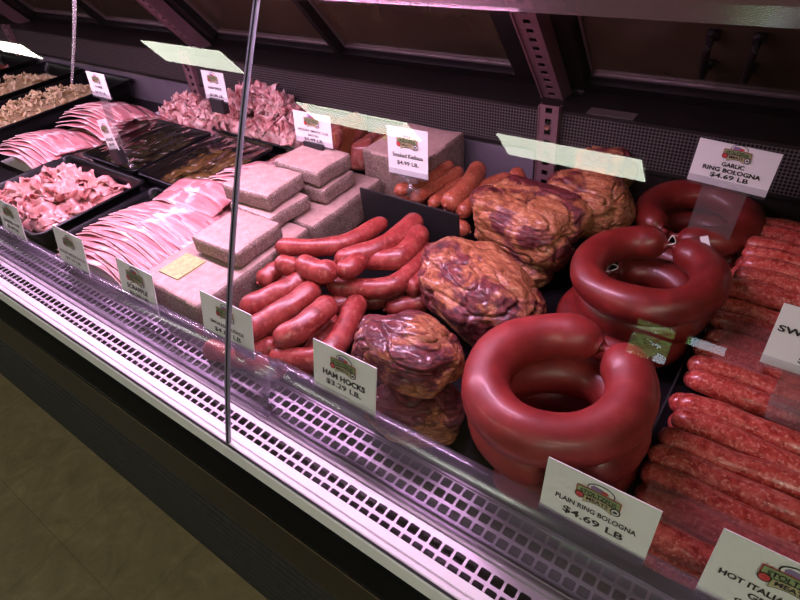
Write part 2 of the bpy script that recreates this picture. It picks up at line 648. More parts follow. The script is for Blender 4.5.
link('window_frame', bm, M['frame'], wn)
boxo('pane', (-hw + .04, -.004, .04), (hw - .04, .004, hh - .04), M['window'], wn)

wn = struct(empty('window_2', ((VX0 + VX1) / 2, YF - 0.06, VZ0)))
bm = bmesh.new()
hw2, hh2 = (VX1 - VX0) / 2, VZ1 - VZ0
for a, b in (((-hw2, -.03, 0), (-hw2 + .02, .03, hh2)), ((hw2 - .02, -.03, 0), (hw2, .03, hh2)), ((-hw2 + .02, -.03, 0), (hw2 - .02, .03, .015)), ((-hw2 + .02, -.03, hh2 - .015), (hw2 - .02, .03, hh2))):
    box(bm, a, b)
link('window_frame', bm, M['frame'], wn)
boxo('pane', (-hw2 + .02, -.004, .015), (hw2 - .02, .004, hh2 - .015), M['window'], wn)
# trees outside the window
for k, (tx, ty, tz, tr) in enumerate(((-1.62, -9.4, 2.0, .55), (-1.35, -11.6, 2.4, .6))):
    bm = bmesh.new()
    rt = random.Random(k)
    for q in range(60):
        d = Vector((rt.gauss(0, 1), rt.gauss(0, 1), rt.gauss(0, 1))).normalized() * tr * rt.uniform(.5, 1)
        bmesh.ops.create_icosphere(bm, subdivisions=1, radius=rt.uniform(.06, .16), matrix=Matrix.Translation(d))
    tr_o = link('tree', bm, M['leaf'], None, False, (tx, ty, tz))
    bm = bmesh.new()
    tube(bm, [Vector((0, 0, FZ - tz)), Vector((.02, 0, -1.2)), Vector((0, 0, -.2))], .07, 10)
    link('trunk', bm, M['bark'], tr_o, True)
    tag(tr_o, ('green tree outside the street window, left one', 'green tree outside the street window, right and farther one')[k], 'tree')

# ceiling fixtures in one line along the aisle; right-hand ones are added, unseen fill
def ceiling_lamp(x0, x1, y, label):
    r = empty('ceiling_lamp', ((x0 + x1) / 2, y, CZ))
    h = (x1 - x0) / 2
    boxo('housing', (-h, -0.15, -0.045), (h, 0.15, -0.001), M['railwhite'], r)
    boxo('diffuser', (-h + .01, -0.14, -0.055), (h - .01, 0.14, -0.046), M['lamp'], r)
    tag(r, label, 'light fixture', 'fluorescent fixtures over the aisle')


ceiling_lamp(-1.62, -0.72, -2.28, 'long fluorescent ceiling fixture nearest the camera, mirrored in the glass')
ceiling_lamp(-3.45, -2.35, -2.38, 'second long fluorescent ceiling fixture along the aisle')
ceiling_lamp(-4.75, -3.72, -1.75, 'third long fluorescent ceiling fixture along the aisle')
ceiling_lamp(-9.0, -7.9, -2.25, 'farthest fluorescent ceiling fixture at the left end of the aisle')
ceiling_lamp(0.7, 1.9, -3.4, 'added unseen fluorescent fill fixture to the right, nearest the street wall')  # from here on: added out of view to brighten the price signs
ceiling_lamp(0.7, 1.9, -2.2, 'added unseen fluorescent fill fixture to the right, second from the street wall')
ceiling_lamp(0.7, 1.9, -1.1, 'added unseen fluorescent fill fixture to the right, closest to the meat case')

# ------------------------------------------------------------------ the display case
X0, X1 = -3.2, 0.62
case = tag(empty('display_case', (0, 0, FZ)), 'long refrigerated meat display case with sloping glass front and black bumper', 'display case')


def cpart(o):
    o.parent = case
    o.location.z -= FZ
    return o


SEAM = -0.505
RX = -0.488

cpart(boxo('deck', (X0, 0.322, -0.03), (X1, 1.0, 0.0), M['deck']))
# front rail: flat band, groove, rounded lip and outer face
prof = [(0.224, -0.003), (0.224, 0.0), (0.2135, 0.0), (0.2125, -0.003), (0.2105, -0.003), (0.2095, 0.0015), (0.2035, 0.0015),
        (0.2025, -0.002), (0.2015, -0.002), (0.2005, 0.0), (0.1985, -0.001), (0.1955, -0.022), (0.197, -0.026), (0.224, -0.026)]
cpart(link('front_rail', extrude_x(prof, X0, X1, True), M['railwhite']))
cpart(boxo('rail_gasket', (X0, 0.2008, -0.001), (X1, 0.2028, 0.0022), M['frame']))

# perforated air grille: five rows of square holes
bm = bmesh.new()
pitch = 0.0152
rows = [(0.218, 0.2335), (0.2335, 0.249), (0.2725, 0.288), (0.288, 0.3035), (0.3035, 0.319)]
nx = int((X1 - X0) / pitch)
for (ya, yb) in rows:
    for i in range(nx):
        xa = X0 + i * pitch
        xb = xa + pitch
        mx_, my_ = 0.0014, 0.0021
        hx0, hx1, hy0, hy1 = xa + mx_, xb - mx_, ya + my_, yb - my_
        cch = 0.0013
        hp = [(hx0 + cch, hy0), (hx1 - cch, hy0), (hx1, hy0 + cch), (hx1, hy1 - cch), (hx1 - cch, hy1), (hx0 + cch, hy1), (hx0, hy1 - cch), (hx0, hy0 + cch)]
        H_ = [bm.verts.new((x, y, 0)) for x, y in hp]
        O_ = [bm.verts.new((x, y, 0)) for x, y in ((xa, ya), (xb, ya), (xb, yb), (xa, yb))]
        bm.faces.new((O_[0], O_[1], H_[1], H_[0]))
        bm.faces.new((O_[1], O_[2], H_[3], H_[2]))
        bm.faces.new((O_[2], O_[3], H_[5], H_[4]))
        bm.faces.new((O_[3], O_[0], H_[7], H_[6]))
        bm.faces.new((O_[1], H_[2], H_[1]))
        bm.faces.new((O_[2], H_[4], H_[3]))
        bm.faces.new((O_[3], H_[6], H_[5]))
        bm.faces.new((O_[0], H_[0], H_[7]))
bmesh.ops.remove_doubles(bm, verts=bm.verts, dist=1e-5)
for v_ in bm.verts:
    v_.co.z = -0.001
g = link('air_grille', bm, M['grille'])
sm = g.modifiers.new('solid', 'SOLIDIFY')
sm.thickness = 0.0012
sm.offset = -1
cpart(g)
# pressed channel between the two grille bands
cpart(link('grille_channel', extrude_x([(0.249, -0.001), (0.2545, -0.001), (0.256, 0.0015), (0.259, 0.002), (0.262, 0.0015), (0.2635, -0.003), (0.267, -0.003),
                                        (0.269, -0.001), (0.2725, -0.001), (0.2725, -0.004), (0.249, -0.004)], X0, X1, True), M['grille']))
cpart(boxo('air_duct', (X0, 0.226, -0.075), (X1, 0.322, -0.06), M['darksteel']))
cpart(boxo('deck_lip', (X0, 0.319, -0.03), (X1, 0.322, 0.001), M['grille']))

# black body below the rail
prof = [(0.224, -0.027), (0.1965, -0.027), (0.192, -0.032), (0.180, -0.052), (0.1765, -0.058), (0.1755, -0.066), (0.175, -0.175), (0.178, -0.192),
        (0.186, -0.202), (0.196, -0.206), (0.224, -0.206)]
b = cpart(link('bumper', extrude_x(prof, X0, X1, True), M['black']))
cpart(link('bumper_trim', extrude_x([(0.1775, -0.0565), (0.1765, -0.0555), (0.1745, -0.058), (0.1745, -0.061), (0.1758, -0.062)], X0, X1, True), M['chrome']))
prof = [(0.23, -0.206)]
z = -0.207
while z > -0.64:
    prof += [(0.203, z), (0.203, z - 0.014), (0.199, z - 0.018), (0.199, z - 0.030), (0.203, z - 0.034)]
    z -= 0.036
prof += [(0.203, FZ + 0.001), (0.23, FZ + 0.001)]
cpart(link('kick_plate', extrude_x(prof, X0, X1, True), M['kick']))
cpart(link('bottom_moulding', extrude_x([(0.1985, -0.225), (0.194, -0.228), (0.192, -0.236), (0.194, -0.244), (0.1985, -0.247)], X0, X1, True), M['frame']))
cpart(boxo('cabinet_body', (X0, 0.232, FZ + 0.001), (X1, 1.28, -0.08), M['frame']))

# clear acrylic riser in two overlapping lengths
def rtop(x):
    return max(.50, min(1.0, 1 - .50 * (RX - x) / .60))


def taper(bm_):
    for v_ in bm_.verts:
        v_.co.z *= rtop(v_.co.x)


for xa, xb, off in ((X0, RX, 0.0), (RX - 0.012, X1, 0.0035)):
    out = [(0.2625, 0.003), (0.2655, 0.018), (0.272, 0.036), (0.283, 0.055), (0.296, 0.069), (0.302, 0.0715), (0.3085, 0.0705)]
    th = 0.0028
    inn = [(y + th, z - th * 0.35) for y, z in out[:-1]] + [(0.3085, 0.0675)]
    profile = [(y + off, z) for y, z in out] + [(y + off, z) for y, z in inn[::-1]]
    nsg = 24
    bm_ = extrude_x(profile, xa, xb, True, nsg)
    taper(bm_)
    o = cpart(link('acrylic_riser', bm_, M['riser'], None, False))
    for q in o.data.polygons:
        q.use_smooth = abs(q.normal.x) < 0.5
    # polished top edge
    bm_ = extrude_x([(0.3085 + off, 0.0712), (0.3098 + off, 0.0700), (0.3098 + off, 0.0678), (0.3085 + off, 0.0670)], xa, xb, True, 24)
    taper(bm_)
    e = cpart(link('riser_edge', bm_, M['clear']))

# front glass, gently curved, two panes meeting at a seam
def gy(z):
    return 0.205 + 0.333 * z + 0.243 * z * z


def pane(xa, xb):
    zs = [0.0015 + (0.492 - 0.0015) * i / 24 for i in range(25)]
    bm = bmesh.new()
    rows = []
    for x in (xa, xb):
        rows.append([bm.verts.new((x, gy(z), z)) for z in zs])
    for j in range(24):
        bm.faces.new((rows[0][j], rows[1][j], rows[1][j + 1], rows[0][j + 1]))
    o = cpart(link('glass_panel', bm, M['glass'], None, True))
    return o


def edge_strip(x, wd, name='glass_edge', mat='glassedge'):
    zs = [0.0015 + (0.49 - 0.0015) * i / 24 for i in range(25)]
    pr = [(gy(z) - 0.0022, z) for z in zs] + [(gy(z) + 0.0022, z) for z in zs[::-1]]
    return cpart(link(name, extrude_x(pr, x - wd / 2, x + wd / 2, True), M[mat]))


pane(X0, SEAM - 0.003)
pane(SEAM + 0.003, X1)
edge_strip(SEAM - 0.0022, 0.0012)
edge_strip(SEAM + 0.0028, 0.0012)
edge_strip(SEAM + 0.0003, 0.0014, 'seam_gasket', 'frame')
# top rail that clamps the glass, and the canopy above it
cpart(link('top_rail', extrude_x([(gy(0.49) - 0.006, 0.492), (gy(0.49) + 0.012, 0.490), (gy(0.49) + 0.02, 0.500), (gy(0.49) + 0.02, 0.522), (gy(0.49) - 0.004, 0.522),
                                  (gy(0.49) - 0.008, 0.512), (gy(0.49) - 0.004, 0.503)], X0, X1, True), M['toprail']))
cpart(boxo('canopy', (X0, 0.44, 0.5235), (X1, 1.0, 0.545), M['darksteel']))
for xa, xb in ((-1.85, -0.25), (-3.15, -1.95)):
    bm = bmesh.new()
    tube(bm, [Vector((xa, 0.50, 0.5155)), Vector((xb, 0.50, 0.5155))], 0.0075, 12)
    cpart(link('lamp_tube', bm, M['tube'], None, True))

# rear of the case
cpart(boxo('ledge_sticker', (-0.355, 1.000, 0.1803), (-0.270, 1.030, 0.1810), M['frameedge']))
cpart(boxo('rear_panel', (X0, 1.0, -0.02), (-0.452, 1.012, 0.094), M['panel']))
cpart(boxo('rear_panel', (-0.450, 1.0, -0.02), (X1, 1.012, 0.094), M['darksteel']))
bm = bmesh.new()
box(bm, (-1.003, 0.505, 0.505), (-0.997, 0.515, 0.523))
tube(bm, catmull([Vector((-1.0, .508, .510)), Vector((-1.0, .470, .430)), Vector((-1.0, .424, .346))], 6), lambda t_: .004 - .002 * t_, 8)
cpart(link('seam_reflection', bm, M['easel'], None, True))  # hazy rod added to draw the glass seam's reflection
# perforated duct plate; texture coordinates follow its own plane
o = boxo('duct_plate', (0, -0.034, -0.001), (X1 - X0, 0.042, 0.001), M['mesh'])
o.rotation_euler.x = R(86)
o.location = (X0, 0.998, 0.132)
cpart(o)
cpart(boxo('duct_ledge', (X0, 0.996, 0.1745), (X1, 1.13, 0.180), M['darksteel']))
cpart(boxo('duct_lower_lip', (X0, 0.990, 0.093), (X1, 1.003, 0.0985), M['darksteel']))

LEAN = math.atan2(0.17, 0.22)


def on_lean(s, off=0.0):
    """point s metres up the leaning rear frame plane, off metres behind it"""
    return (1.075 - math.sin(LEAN) * s + math.cos(LEAN) * off, 0.145 + math.cos(LEAN) * s + math.sin(LEAN) * off)


def lean_box(name, xa, xb, s0, s1, o0, o1, mat, parent=None):
    pr = [on_lean(s0, o0), on_lean(s1, o0), on_lean(s1, o1), on_lean(s0, o1)]
    bm = extrude_x(pr, xa, xb, True)
    o = link(name, bm, M[mat])
    if parent is None:
        cpart(o)
    else:
        o.parent = parent
    return o


# slotted upright posts
def slotted_post(xc, wd=0.043):
    hw = wd / 2
    bm = bmesh.new()
    # upper leaning length, built as a perforated flange
    n = 20
    L = 0.45

    def quad(x_a, x_b, s_a, s_b, o_=0.0):
        vs = []
        for x, s in ((x_a, s_a), (x_b, s_a), (x_b, s_b), (x_a, s_b)):
            y, z = on_lean(s, o_)
            vs.append(bm.verts.new((x, y, z)))
        bm.faces.new(vs)
    step = L / n
    hx = 0.0065
    off = 0.000
    for i in range(n):
        a = i * step
        quad(xc - hw, xc - hx, a, a + step)
        quad(xc + hx, xc + hw, a, a + step)
        quad(xc - hx, xc + hx, a, a + step * 0.30)
        quad(xc - hx, xc + hx, a + step * 0.78, a + step)
    bmesh.ops.remove_doubles(bm, verts=bm.verts, dist=1e-5)
    o = link('slotted_post', bm, M['post'])
    s_ = o.modifiers.new('solid', 'SOLIDIFY')
    s_.thickness = 0.002
    cpart(o)
    for sgn in (-1, 1):
        lean_box('post_flange', xc + sgn * hw - 0.0015, xc + sgn * hw + 0.0015, 0, L, -0.004, 0.030, 'post')
    lean_box('post_cavity', xc - hw + 0.002, xc + hw - 0.002, 0, L, 0.024, 0.03, 'frame')
    # lower upright length standing on the deck
    bm = bmesh.new()
    n = 9
    zt = 0.190
    xc = xc + 0.020
    step = zt / n
    y = 0.984
    for i in range(n):
        a = i * step + 0.001
        for x_a, x_b, z_a, z_b in ((xc - hw * .9, xc - hx, a, a + step), (xc + hx, xc + hw * .9, a, a + step),
                                   (xc - hx, xc + hx, a, a + step * .3), (xc - hx, xc + hx, a + step * .78, a + step)):
            bm.faces.new([bm.verts.new((x, y, z)) for x, z in ((x_a, z_a), (x_b, z_a), (x_b, z_b), (x_a, z_b))])
    bmesh.ops.remove_doubles(bm, verts=bm.verts, dist=1e-5)
    o = link('slotted_post', bm, M['post'])
    s_ = o.modifiers.new('solid', 'SOLIDIFY')
    s_.thickness = 0.002
    cpart(o)
    for sgn in (-1, 1):
        cpart(boxo('post_flange', (xc + sgn * hw * .9 - .001, 0.982, 0.001), (xc + sgn * hw * .9 + .001, 0.998, zt), M['post']))
    bm = bmesh.new()
    bmesh.ops.create_cone(bm, cap_ends=True, segments=12, radius1=0.006, radius2=0.005, depth=0.004,
                          matrix=Matrix.Translation((xc, 0.981, 0.150)) @ Matrix.Rotation(R(90), 4, 'X'))
    cpart(link('post_bolt', bm, M['chrome']))


slotted_post(-0.44)
slotted_post(-1.56)
slotted_post(-2.70)

# sliding rear doors in their frame
lean_box('door_sill', X0, X1, -0.02, 0.036, 0.045, 0.075, 'frame')
bounds = [(-0.385, X1, 1), (-1.01, -0.49, 0), (-1.50, -1.03, 0), (-2.1, -1.63, 0), (-2.62, -2.12, 0), (-3.2, -2.76, 0)]
for k, (xa, xb, hand) in enumerate(bounds):
    s0, s1 = 0.044, 0.44
    d = lean_box('rear_door', xa, xb, s0, s1, 0.062, 0.070, 'doorglass')
    for nm, a in (('door_bead', (xa, xb, s0, s0 + 0.006)), ('door_bead', (xa, xa + 0.005, s0 + 0.006, s1)), ('door_bead', (xb - 0.005, xb, s0 + 0.006, s1))):
        e = lean_box(nm, a[0], a[1], a[2], a[3], 0.056, 0.0615, 'frameedge', d)
    if hand:
        for hxp in (-0.176, -0.114):
            bm = bmesh.new()
            ring = []
            y0, z0 = on_lean(0.122, 0.05)
            y1, z1 = on_lean(0.192, 0.05)
            p0, p1 = Vector((hxp - 0.004, y0, z0)), Vector((hxp + 0.002, y1, z1))
            nrm = Vector((0, -math.cos(LEAN), -math.sin(LEAN)))
            tube(bm, catmull([p0, p0 + nrm * 0.022, (p0 + p1) / 2 + nrm * 0.026, p1 + nrm * 0.022, p1], 5), 0.0055, 8)
            for q in (p0, p1):
                box(bm, q - Vector((0.009, 0.002, 0.007)), q + Vector((0.009, 0.009, 0.007)))
            hnd = link('door_handle', bm, M['frame'], d, True)
lean_box('door_mullion', -0.535, -0.389, 0.046, 0.44, 0.035, 0.075, 'frame')
lean_box('door_mullion', -1.028, -1.012, 0.046, 0.44, 0.035, 0.075, 'frame')
lean_box('door_mullion', -1.63, -1.502, 0.046, 0.44, 0.035, 0.075, 'frame')
lean_box('door_mullion', -2.119, -2.101, 0.046, 0.44, 0.035, 0.075, 'frame')
lean_box('door_mullion', -2.76, -2.621, 0.046, 0.44, 0.035, 0.075, 'frame')
# metal catch beside the right door
cpart(boxo('door_catch', (-0.424, 1.098, 0.176), (-0.398, 1.108, 0.184), M['chrome']))
cpart(boxo('rear_body', (X0, 1.262, -0.08), (X1, 1.29, 0.40), M['frame']))

# ------------------------------------------------------------------ price signs
def ell(bm, cx, cz, rx, rz, y, n=24, a0=0, a1=360):
    vs = [bm.verts.new((cx + rx * math.cos(R(a0 + (a1 - a0) * i / n)), y, cz + rz * math.sin(R(a0 + (a1 - a0) * i / n)))) for i in range(n)]
    bm.faces.new(vs)


def emblem(parent, cx, cz, w_, yaw=0):
    """the shop's emblem: oval farm picture over a bowed name banner with two round badges"""
    s = w_ / 2
    root = None

    def add(name, fn, mat, y):
        bm = bmesh.new()
        fn(bm, y)
        bmesh.ops.recalc_face_normals(bm, faces=bm.faces)
        return link(name, bm, M[mat], root if root else parent)

    def band(bm, y, x0_, x1_, zc, h0, bow, grow=0.0):
        n = 14
        lo, hi = [], []
        for i in range(n + 1):
            u = -1 + 2 * i / n
            x = cx + s * (x0_ + (x1_ - x0_) * i / n)
            z = cz + s * (zc - bow * u * u)
            h = s * (h0 * (1 + 0.25 * u * u) + grow)
            lo.append(bm.verts.new((x, y, z - h)))
            hi.append(bm.verts.new((x, y, z + h)))
        for i in range(n):
            bm.faces.new((lo[i], lo[i + 1], hi[i + 1], hi[i]))
    root = add('emblem', lambda b, y: ell(b, cx + s * .05, cz + s * .42, s * .62, s * .36, y), 'ink', -0.0007)
    add('emblem_picture', lambda b, y: ell(b, cx + s * .05, cz + s * .42, s * .57, s * .31, y), 'card', -0.0009)

    def barn(b, y):
        b.faces.new([b.verts.new((cx + s * q, y, cz + s * r)) for q, r in ((-.40, .36), (-.12, .36), (.30, .36), (.42, .42), (.05, .60), (-.30, .62), (-.42, .50))])
    add('emblem_picture', barn, 'purple', -0.0011)
    add('emblem_picture', lambda b, y: ell(b, cx + s * .22, cz + s * .46, s * .16, s * .09, y, 12), 'red', -0.0013)
    add('emblem_banner', lambda b, y: band(b, y, -1.0, 1.0, .12, .21, .10, .045), 'red', -0.0015)
    add('emblem_banner', lambda b, y: band(b, y, -.97, .97, .12, .21, .10, .015), 'ink', -0.0016)
    add('emblem_banner', lambda b, y: band(b, y, -.95, .95, .12, .20, .10), 'green', -0.0017)
    add('emblem_banner', lambda b, y: band(b, y, -.62, .70, -.22, .17, .14, .03), 'ink', -0.0018)
    add('emblem_banner', lambda b, y: band(b, y, -.60, .68, -.22, .16, .14), 'olive', -0.0019)
    add('emblem_badge', lambda b, y: ell(b, cx - s * .80, cz - s * .22, s * .22, s * .22, y), 'ink', -0.0020)
    add('emblem_badge', lambda b, y: ell(b, cx - s * .80, cz - s * .22, s * .17, s * .17, y), 'red', -0.0022)
    add('emblem_badge', lambda b, y: ell(b, cx + s * .82, cz - s * .30, s * .23, s * .23, y), 'ink', -0.0020)
    add('emblem_badge', lambda b, y: ell(b, cx + s * .82, cz - s * .30, s * .16, s * .16, y), 'card', -0.0022)
    add('emblem_badge', lambda b, y: ell(b, cx + s * .82, cz - s * .30, s * .11, s * .08, y), 'ink', -0.0024)
    for txt, zz, sz, bold, bow, wx in (('STOLTZFUS', .12, .36, .007, .10, 1.62), ('MEATS', -.22, .30, .007, .14, .98)):
        me = text_mesh(txt, s * sz, s * bold, 1.0)
        xs = [q.co.x for q in me.vertices]
        k = s * wx / max(1e-6, max(xs) - min(xs))
        for q in me.vertices:
            x, z_ = q.co.x * k, q.co.y
            u = x / s
            q.co = (cx + x, -0.0026, cz + s * zz - s * bow * u * u + z_)
        me.materials.append(M['ink'])
        o = bpy.data.objects.new('emblem_lettering', me)
        COL.objects.link(o)
        o.parent = root
    return root


def sign(loc, w_, h_, lines, label, yaw=0.0, tilt=8.0, roll=0.0, em=0.42, emz=0.72, group=None, stand=None, em_w=None, clip='clear', emx=0.0):
    """card facing the customer; loc is the middle of its lower edge"""
    r = empty('price_sign', loc)
    r.rotation_euler = (R(-tilt), R(roll), R(yaw))
    bm = bmesh.new()
    box(bm, (-w_ / 2, 0, 0), (w_ / 2, 0.0012, h_))
    link('card', bm, M['card'], r)
    emblem(r, emx * w_, h_ * emz, em_w or w_ * em)
    for txt, zc, size, wid, bold in lines:
        me = text_mesh(txt, size, bold, 1.02)
        xs = [q.co.x for q in me.vertices]
        k = wid * w_ / max(1e-6, max(xs) - min(xs))
        ox = 0.0
        for q in me.vertices:
            q.co = (q.co.x * k + ox, -0.0006, h_ * zc + q.co.y)
        me.materials.append(M['ink'])
        o = bpy.data.objects.new('lettering', me)
        COL.objects.link(o)
        o.parent = r
    if clip:
        # acrylic channel that grips the card
        link('sign_clip', extrude_x([(-0.0030, -0.003), (-0.0030, 0.011), (-0.0016, 0.011), (-0.0016, -0.0012), (0.0030, -0.0012), (0.0030, 0.010), (0.0044, 0.010), (0.0044, -0.003)],
                                    -w_ * .5, w_ * .5, True), M[clip], r)
    if stand:
        kind, size = stand
        if kind == 'plate':      # tall clear easel
            bm = bmesh.new()
            box(bm, (-size[0] / 2, 0.002, -size[1]), (size[0] / 2, 0.005, 0.0))
            link('easel', bm, M['easel'], r)
            bm = bmesh.new()
            box(bm, (-size[0] / 2, -0.022, -size[1] - 0.003), (size[0] / 2, 0.03, -size[1] - 0.0005))
            link('easel_foot', bm, M['clear'], r)
        if kind == 'block':      # dark clamp
            bm = bmesh.new()
            box(bm, (-size[0] / 2, -0.006, -size[1]), (size[0] / 2, 0.012, 0.004), 0.002)
            link('clamp', bm, M['blackmatte'], r)
        if kind == 'hook':       # clear plastic spring hook
            bm = bmesh.new()
            pts = [Vector(p) for p in ((-.004, -.004, -.002), (.006, -.004, -.012), (.010, -.010, -.022), (.004, -.004, -.034), (.014, .0, -.046), (.018, .004, -.054), (.026, .006, -.060))]
            tube(bm, catmull(pts, 5), lambda t: 0.0045 * (1 - .4 * t), 8)
            box(bm, (-.018, -.004, -.012), (.020, .003, -.002), 0.001)
            box(bm, (-.002, -.006, -.030), (.026, .002, -.022), 0.001)
            link('hook', bm, M['easel'], r, True)
    tag(r, label, 'sign', group)
    return r


RZ = 0.0725
sign((-0.058, 0.304, RZ - .010), 0.104, 0.074, [('PLAIN RING BOLOGNA', .44, .0088, .74, .0002), ('$4.69 LB', .26, .0118, .56, .00025)],
     'white price sign reading plain ring bologna in front of the bologna rings', tilt=9, em=.40, emz=.735)
sign((-0.372, 0.304, RZ - .006), 0.100, 0.072, [('HAM HOCKS', .45, .0108, .68, .0005), ('$3.29 LB.', .28, .0105, .56, .00022)],
     'white price sign reading ham hocks in front of the smoked hocks', tilt=14, em=.40, emz=.73)
sign((-0.597, 0.304, RZ - .020), 0.112, 0.072, [('SMOKED SAUSAGE', .42, .0075, .66, .0002), ('$4.89 LB', .27, .0100, .52, .00022)],
     'white price sign behind the glass seam, in front of the smoked sausages', tilt=14, em=.34, emz=.74)
sign((-0.832, 0.302, RZ - .040), 0.104, 0.074, [('SCRAPPLE', .42, .0115, .58, .0004), ('$2.29 LB', .25, .0095, .52, .00022)],
     'white price sign reading scrapple in front of the long grey loaf', tilt=13, em=.46, emz=.72)
sign((-1.046, 0.302, RZ - .040), 0.106, 0.076, [('HICKORY SMOKED BACON', .38, .0075, .86, .0002), ('$7.19 LB', .24, .0085, .50, .00022)],
     'white price sign in front of the sliced bacon, left of the scrapple sign', tilt=13, em=.36, emz=.72)
sign((-1.292, 0.302, RZ - .040), 0.100, 0.074, [('CHIPPED HAM', .40, .0090, .7, .0002), ('$4.99 LB', .24, .0095, .50, .00022)],
     'white price sign cut by the left photo edge, before the chipped ham tray', tilt=13, em=.40, emz=.72)
sign((0.094, 0.304, RZ - .008), 0.112, 0.086, [('HOT ITALIAN SAUSAGE', .46, .0092, .84, .0003), ('GRILLERS', .33, .0092, .40, .0003), ('$4.99 LB', .17, .0115, .52, .00022)],
     'white price sign reading hot italian sausage at the lower right corner', tilt=9, em=.42, emz=.74)

# ------------------------------------------------------------------ ring bolognas
def ring(name, c, Rr, r, gap_deg, mat, label, group, squash=1.0, tilt=(0, 0), gapw=11, string=True, rot=0):
    """horseshoe of bologna whose tied ends meet at gap_deg"""
    n = 44
    path = []
    for i in range(n + 1):
        a = R(gap_deg + gapw + (360 - 2 * gapw) * i / n)
        rr = Rr * (1 + 0.035 * math.sin(2 * a + c[0] * 40))
        path.append(Vector((rr * math.cos(a), rr * squash * math.sin(a), 0)))
    L = 2 * math.pi * Rr

    def prof(t):
        d = min(t, 1 - t) * L
        e = r * 1.5
        if d < e:
            return r * max(0.30, math.sqrt(max(0, 1 - (1 - d / e) ** 2.9)))
        return r * (1 + 0.03 * math.sin(t * 23 + c[1] * 50))
    # finer sampling at the ends
    extra = []
    for k in range(len(path) - 1):
        extra.append(path[k])
        if k < 5 or k > len(path) - 7:
            extra.append((path[k] + path[k + 1]) / 2)
    extra.append(path[-1])
    ts = [0]
    for a, b in zip(extra, extra[1:]):
        ts.append(ts[-1] + (b - a).length)
    ts = [q / ts[-1] for q in ts]
    it = iter(ts)
    bm = bmesh.new()
    tube(bm, extra, lambda t_: prof(next(it)), 26)
    for v in bm.verts:
        v.co += noise.noise_vector((v.co + Vector(c)) * 22) * 0.0022
    o = link(name, bm, mat, None, True, Vector(c))
    o.rotation_euler = (R(tilt[0]), R(tilt[1]), R(rot))
    for q, d in ((extra[0], extra[0] - extra[2]), (extra[-1], extra[-1] - extra[-3])):
        d = d.normalized()
        b2 = bmesh.new()
        tube(b2, [q - d * .004, q + d * .003, q + d * .007, q + d * .012], lambda t: r * (.26 - .14 * (1 - abs(2 * t - 1))), 8)
        link('casing_tip', b2, mat, o, True)
    if string:
        b2 = bmesh.new()
        a = extra[0]
        bb = extra[-1]
        m = (a + bb) / 2
        pts = [a + Vector((0, 0, r * .3)), m + Vector((0, 0, r * .75)), bb + Vector((0, 0, r * .3)), m + Vector((-.008, -.006, r * .2)), m + Vector((-.02, -.012, r * .55))]
        tube(b2, catmull(pts, 5), 0.0009, 6)
        link('twine', b2, M['string'], o, True)
    tag(o, label, 'sausage', group)
    return o


g1 = 'plain ring bolognas stacked in front'
cx, cy = P(556, 392, .112)[:2]
ring('ring_bologna', (cx, cy, .126), .0735, .0275, 70, M['bologna'], 'thick red ring bologna on top of the front stack, ends tied at upper right', g1, 1.06, (2, 0), gapw=4, string=False)
ring('ring_bologna', (cx + .004, cy - .002, .075), .072, .0260, 300, M['bologna'], 'middle red ring bologna of the front stack behind its price sign', g1, 1.0, (0, 1), string=False)
ring('ring_bologna', (cx + .002, cy + .002, .0265), .072, .0255, 230, M['bologna'], 'lowest red ring bologna of the front stack on the black deck', g1, 1.0, string=False)
g2 = 'garlic ring bolognas piled at the back'
cx, cy = P(648, 268, .120)[:2]
ring('ring_bologna', (cx, cy, .112), .074, .0245, 82, M['bologna_dark'], 'dark red ring bologna on top of the rear pile, string at its tied ends', g2, 1.0, (3, -2), gapw=4)
ring('ring_bologna', (cx - .002, cy + .008, .062), .066, .0245, 150, M['bologna_dark'], 'dark red ring bologna lying under the top ring of the rear pile', g2, 1.0, (0, 0), string=True)
ring('ring_bologna', (cx - .016, cy - .008, .0255), .070, .0245, 20, M['bologna_dark'], 'lowest dark red ring bologna of the rear pile, beside the hocks', g2, 1.0, string=False)
cx2, cy2 = -.118, .905
ring('ring_bologna', (cx2, cy2, .078), .071, .0245, 250, M['bologna_dark'], 'dark red ring bologna behind the clear sign easel, near the rear wall', g2, .95, (4, 0), string=False)
ring('ring_bologna', (cx2 + .002, cy2, .0275), .070, .0245, 300, M['bologna_dark'], 'bottom dark ring bologna against the rear wall, under another', g2, .95, string=False)

bm = bmesh.new()
box(bm, (-.014, -.005, -.0006), (.014, .005, .0006))
pw_ = P(706, 246, .137)
tg = link('paper_tag', bm, M['paper'], None, False, pw_)
tg.rotation_euler = (R(12), R(38), R(-52))
tag(tg, 'small white paper tag stuck on the top garlic ring bologna', 'tag')
sign((-0.084, 0.842, 0.169), 0.104, 0.063, [('GARLIC', .53, .0080, .28, .0003), ('RING BOLOGNA', .39, .0085, .72, .0003), ('$4.69 LB', .25, .0090, .48, .00022)],
     'white price sign reading garlic ring bologna on a tall clear easel', tilt=4, roll=3, em=.34, emz=.80, stand=('plate', (.060, .168)), clip='clear')

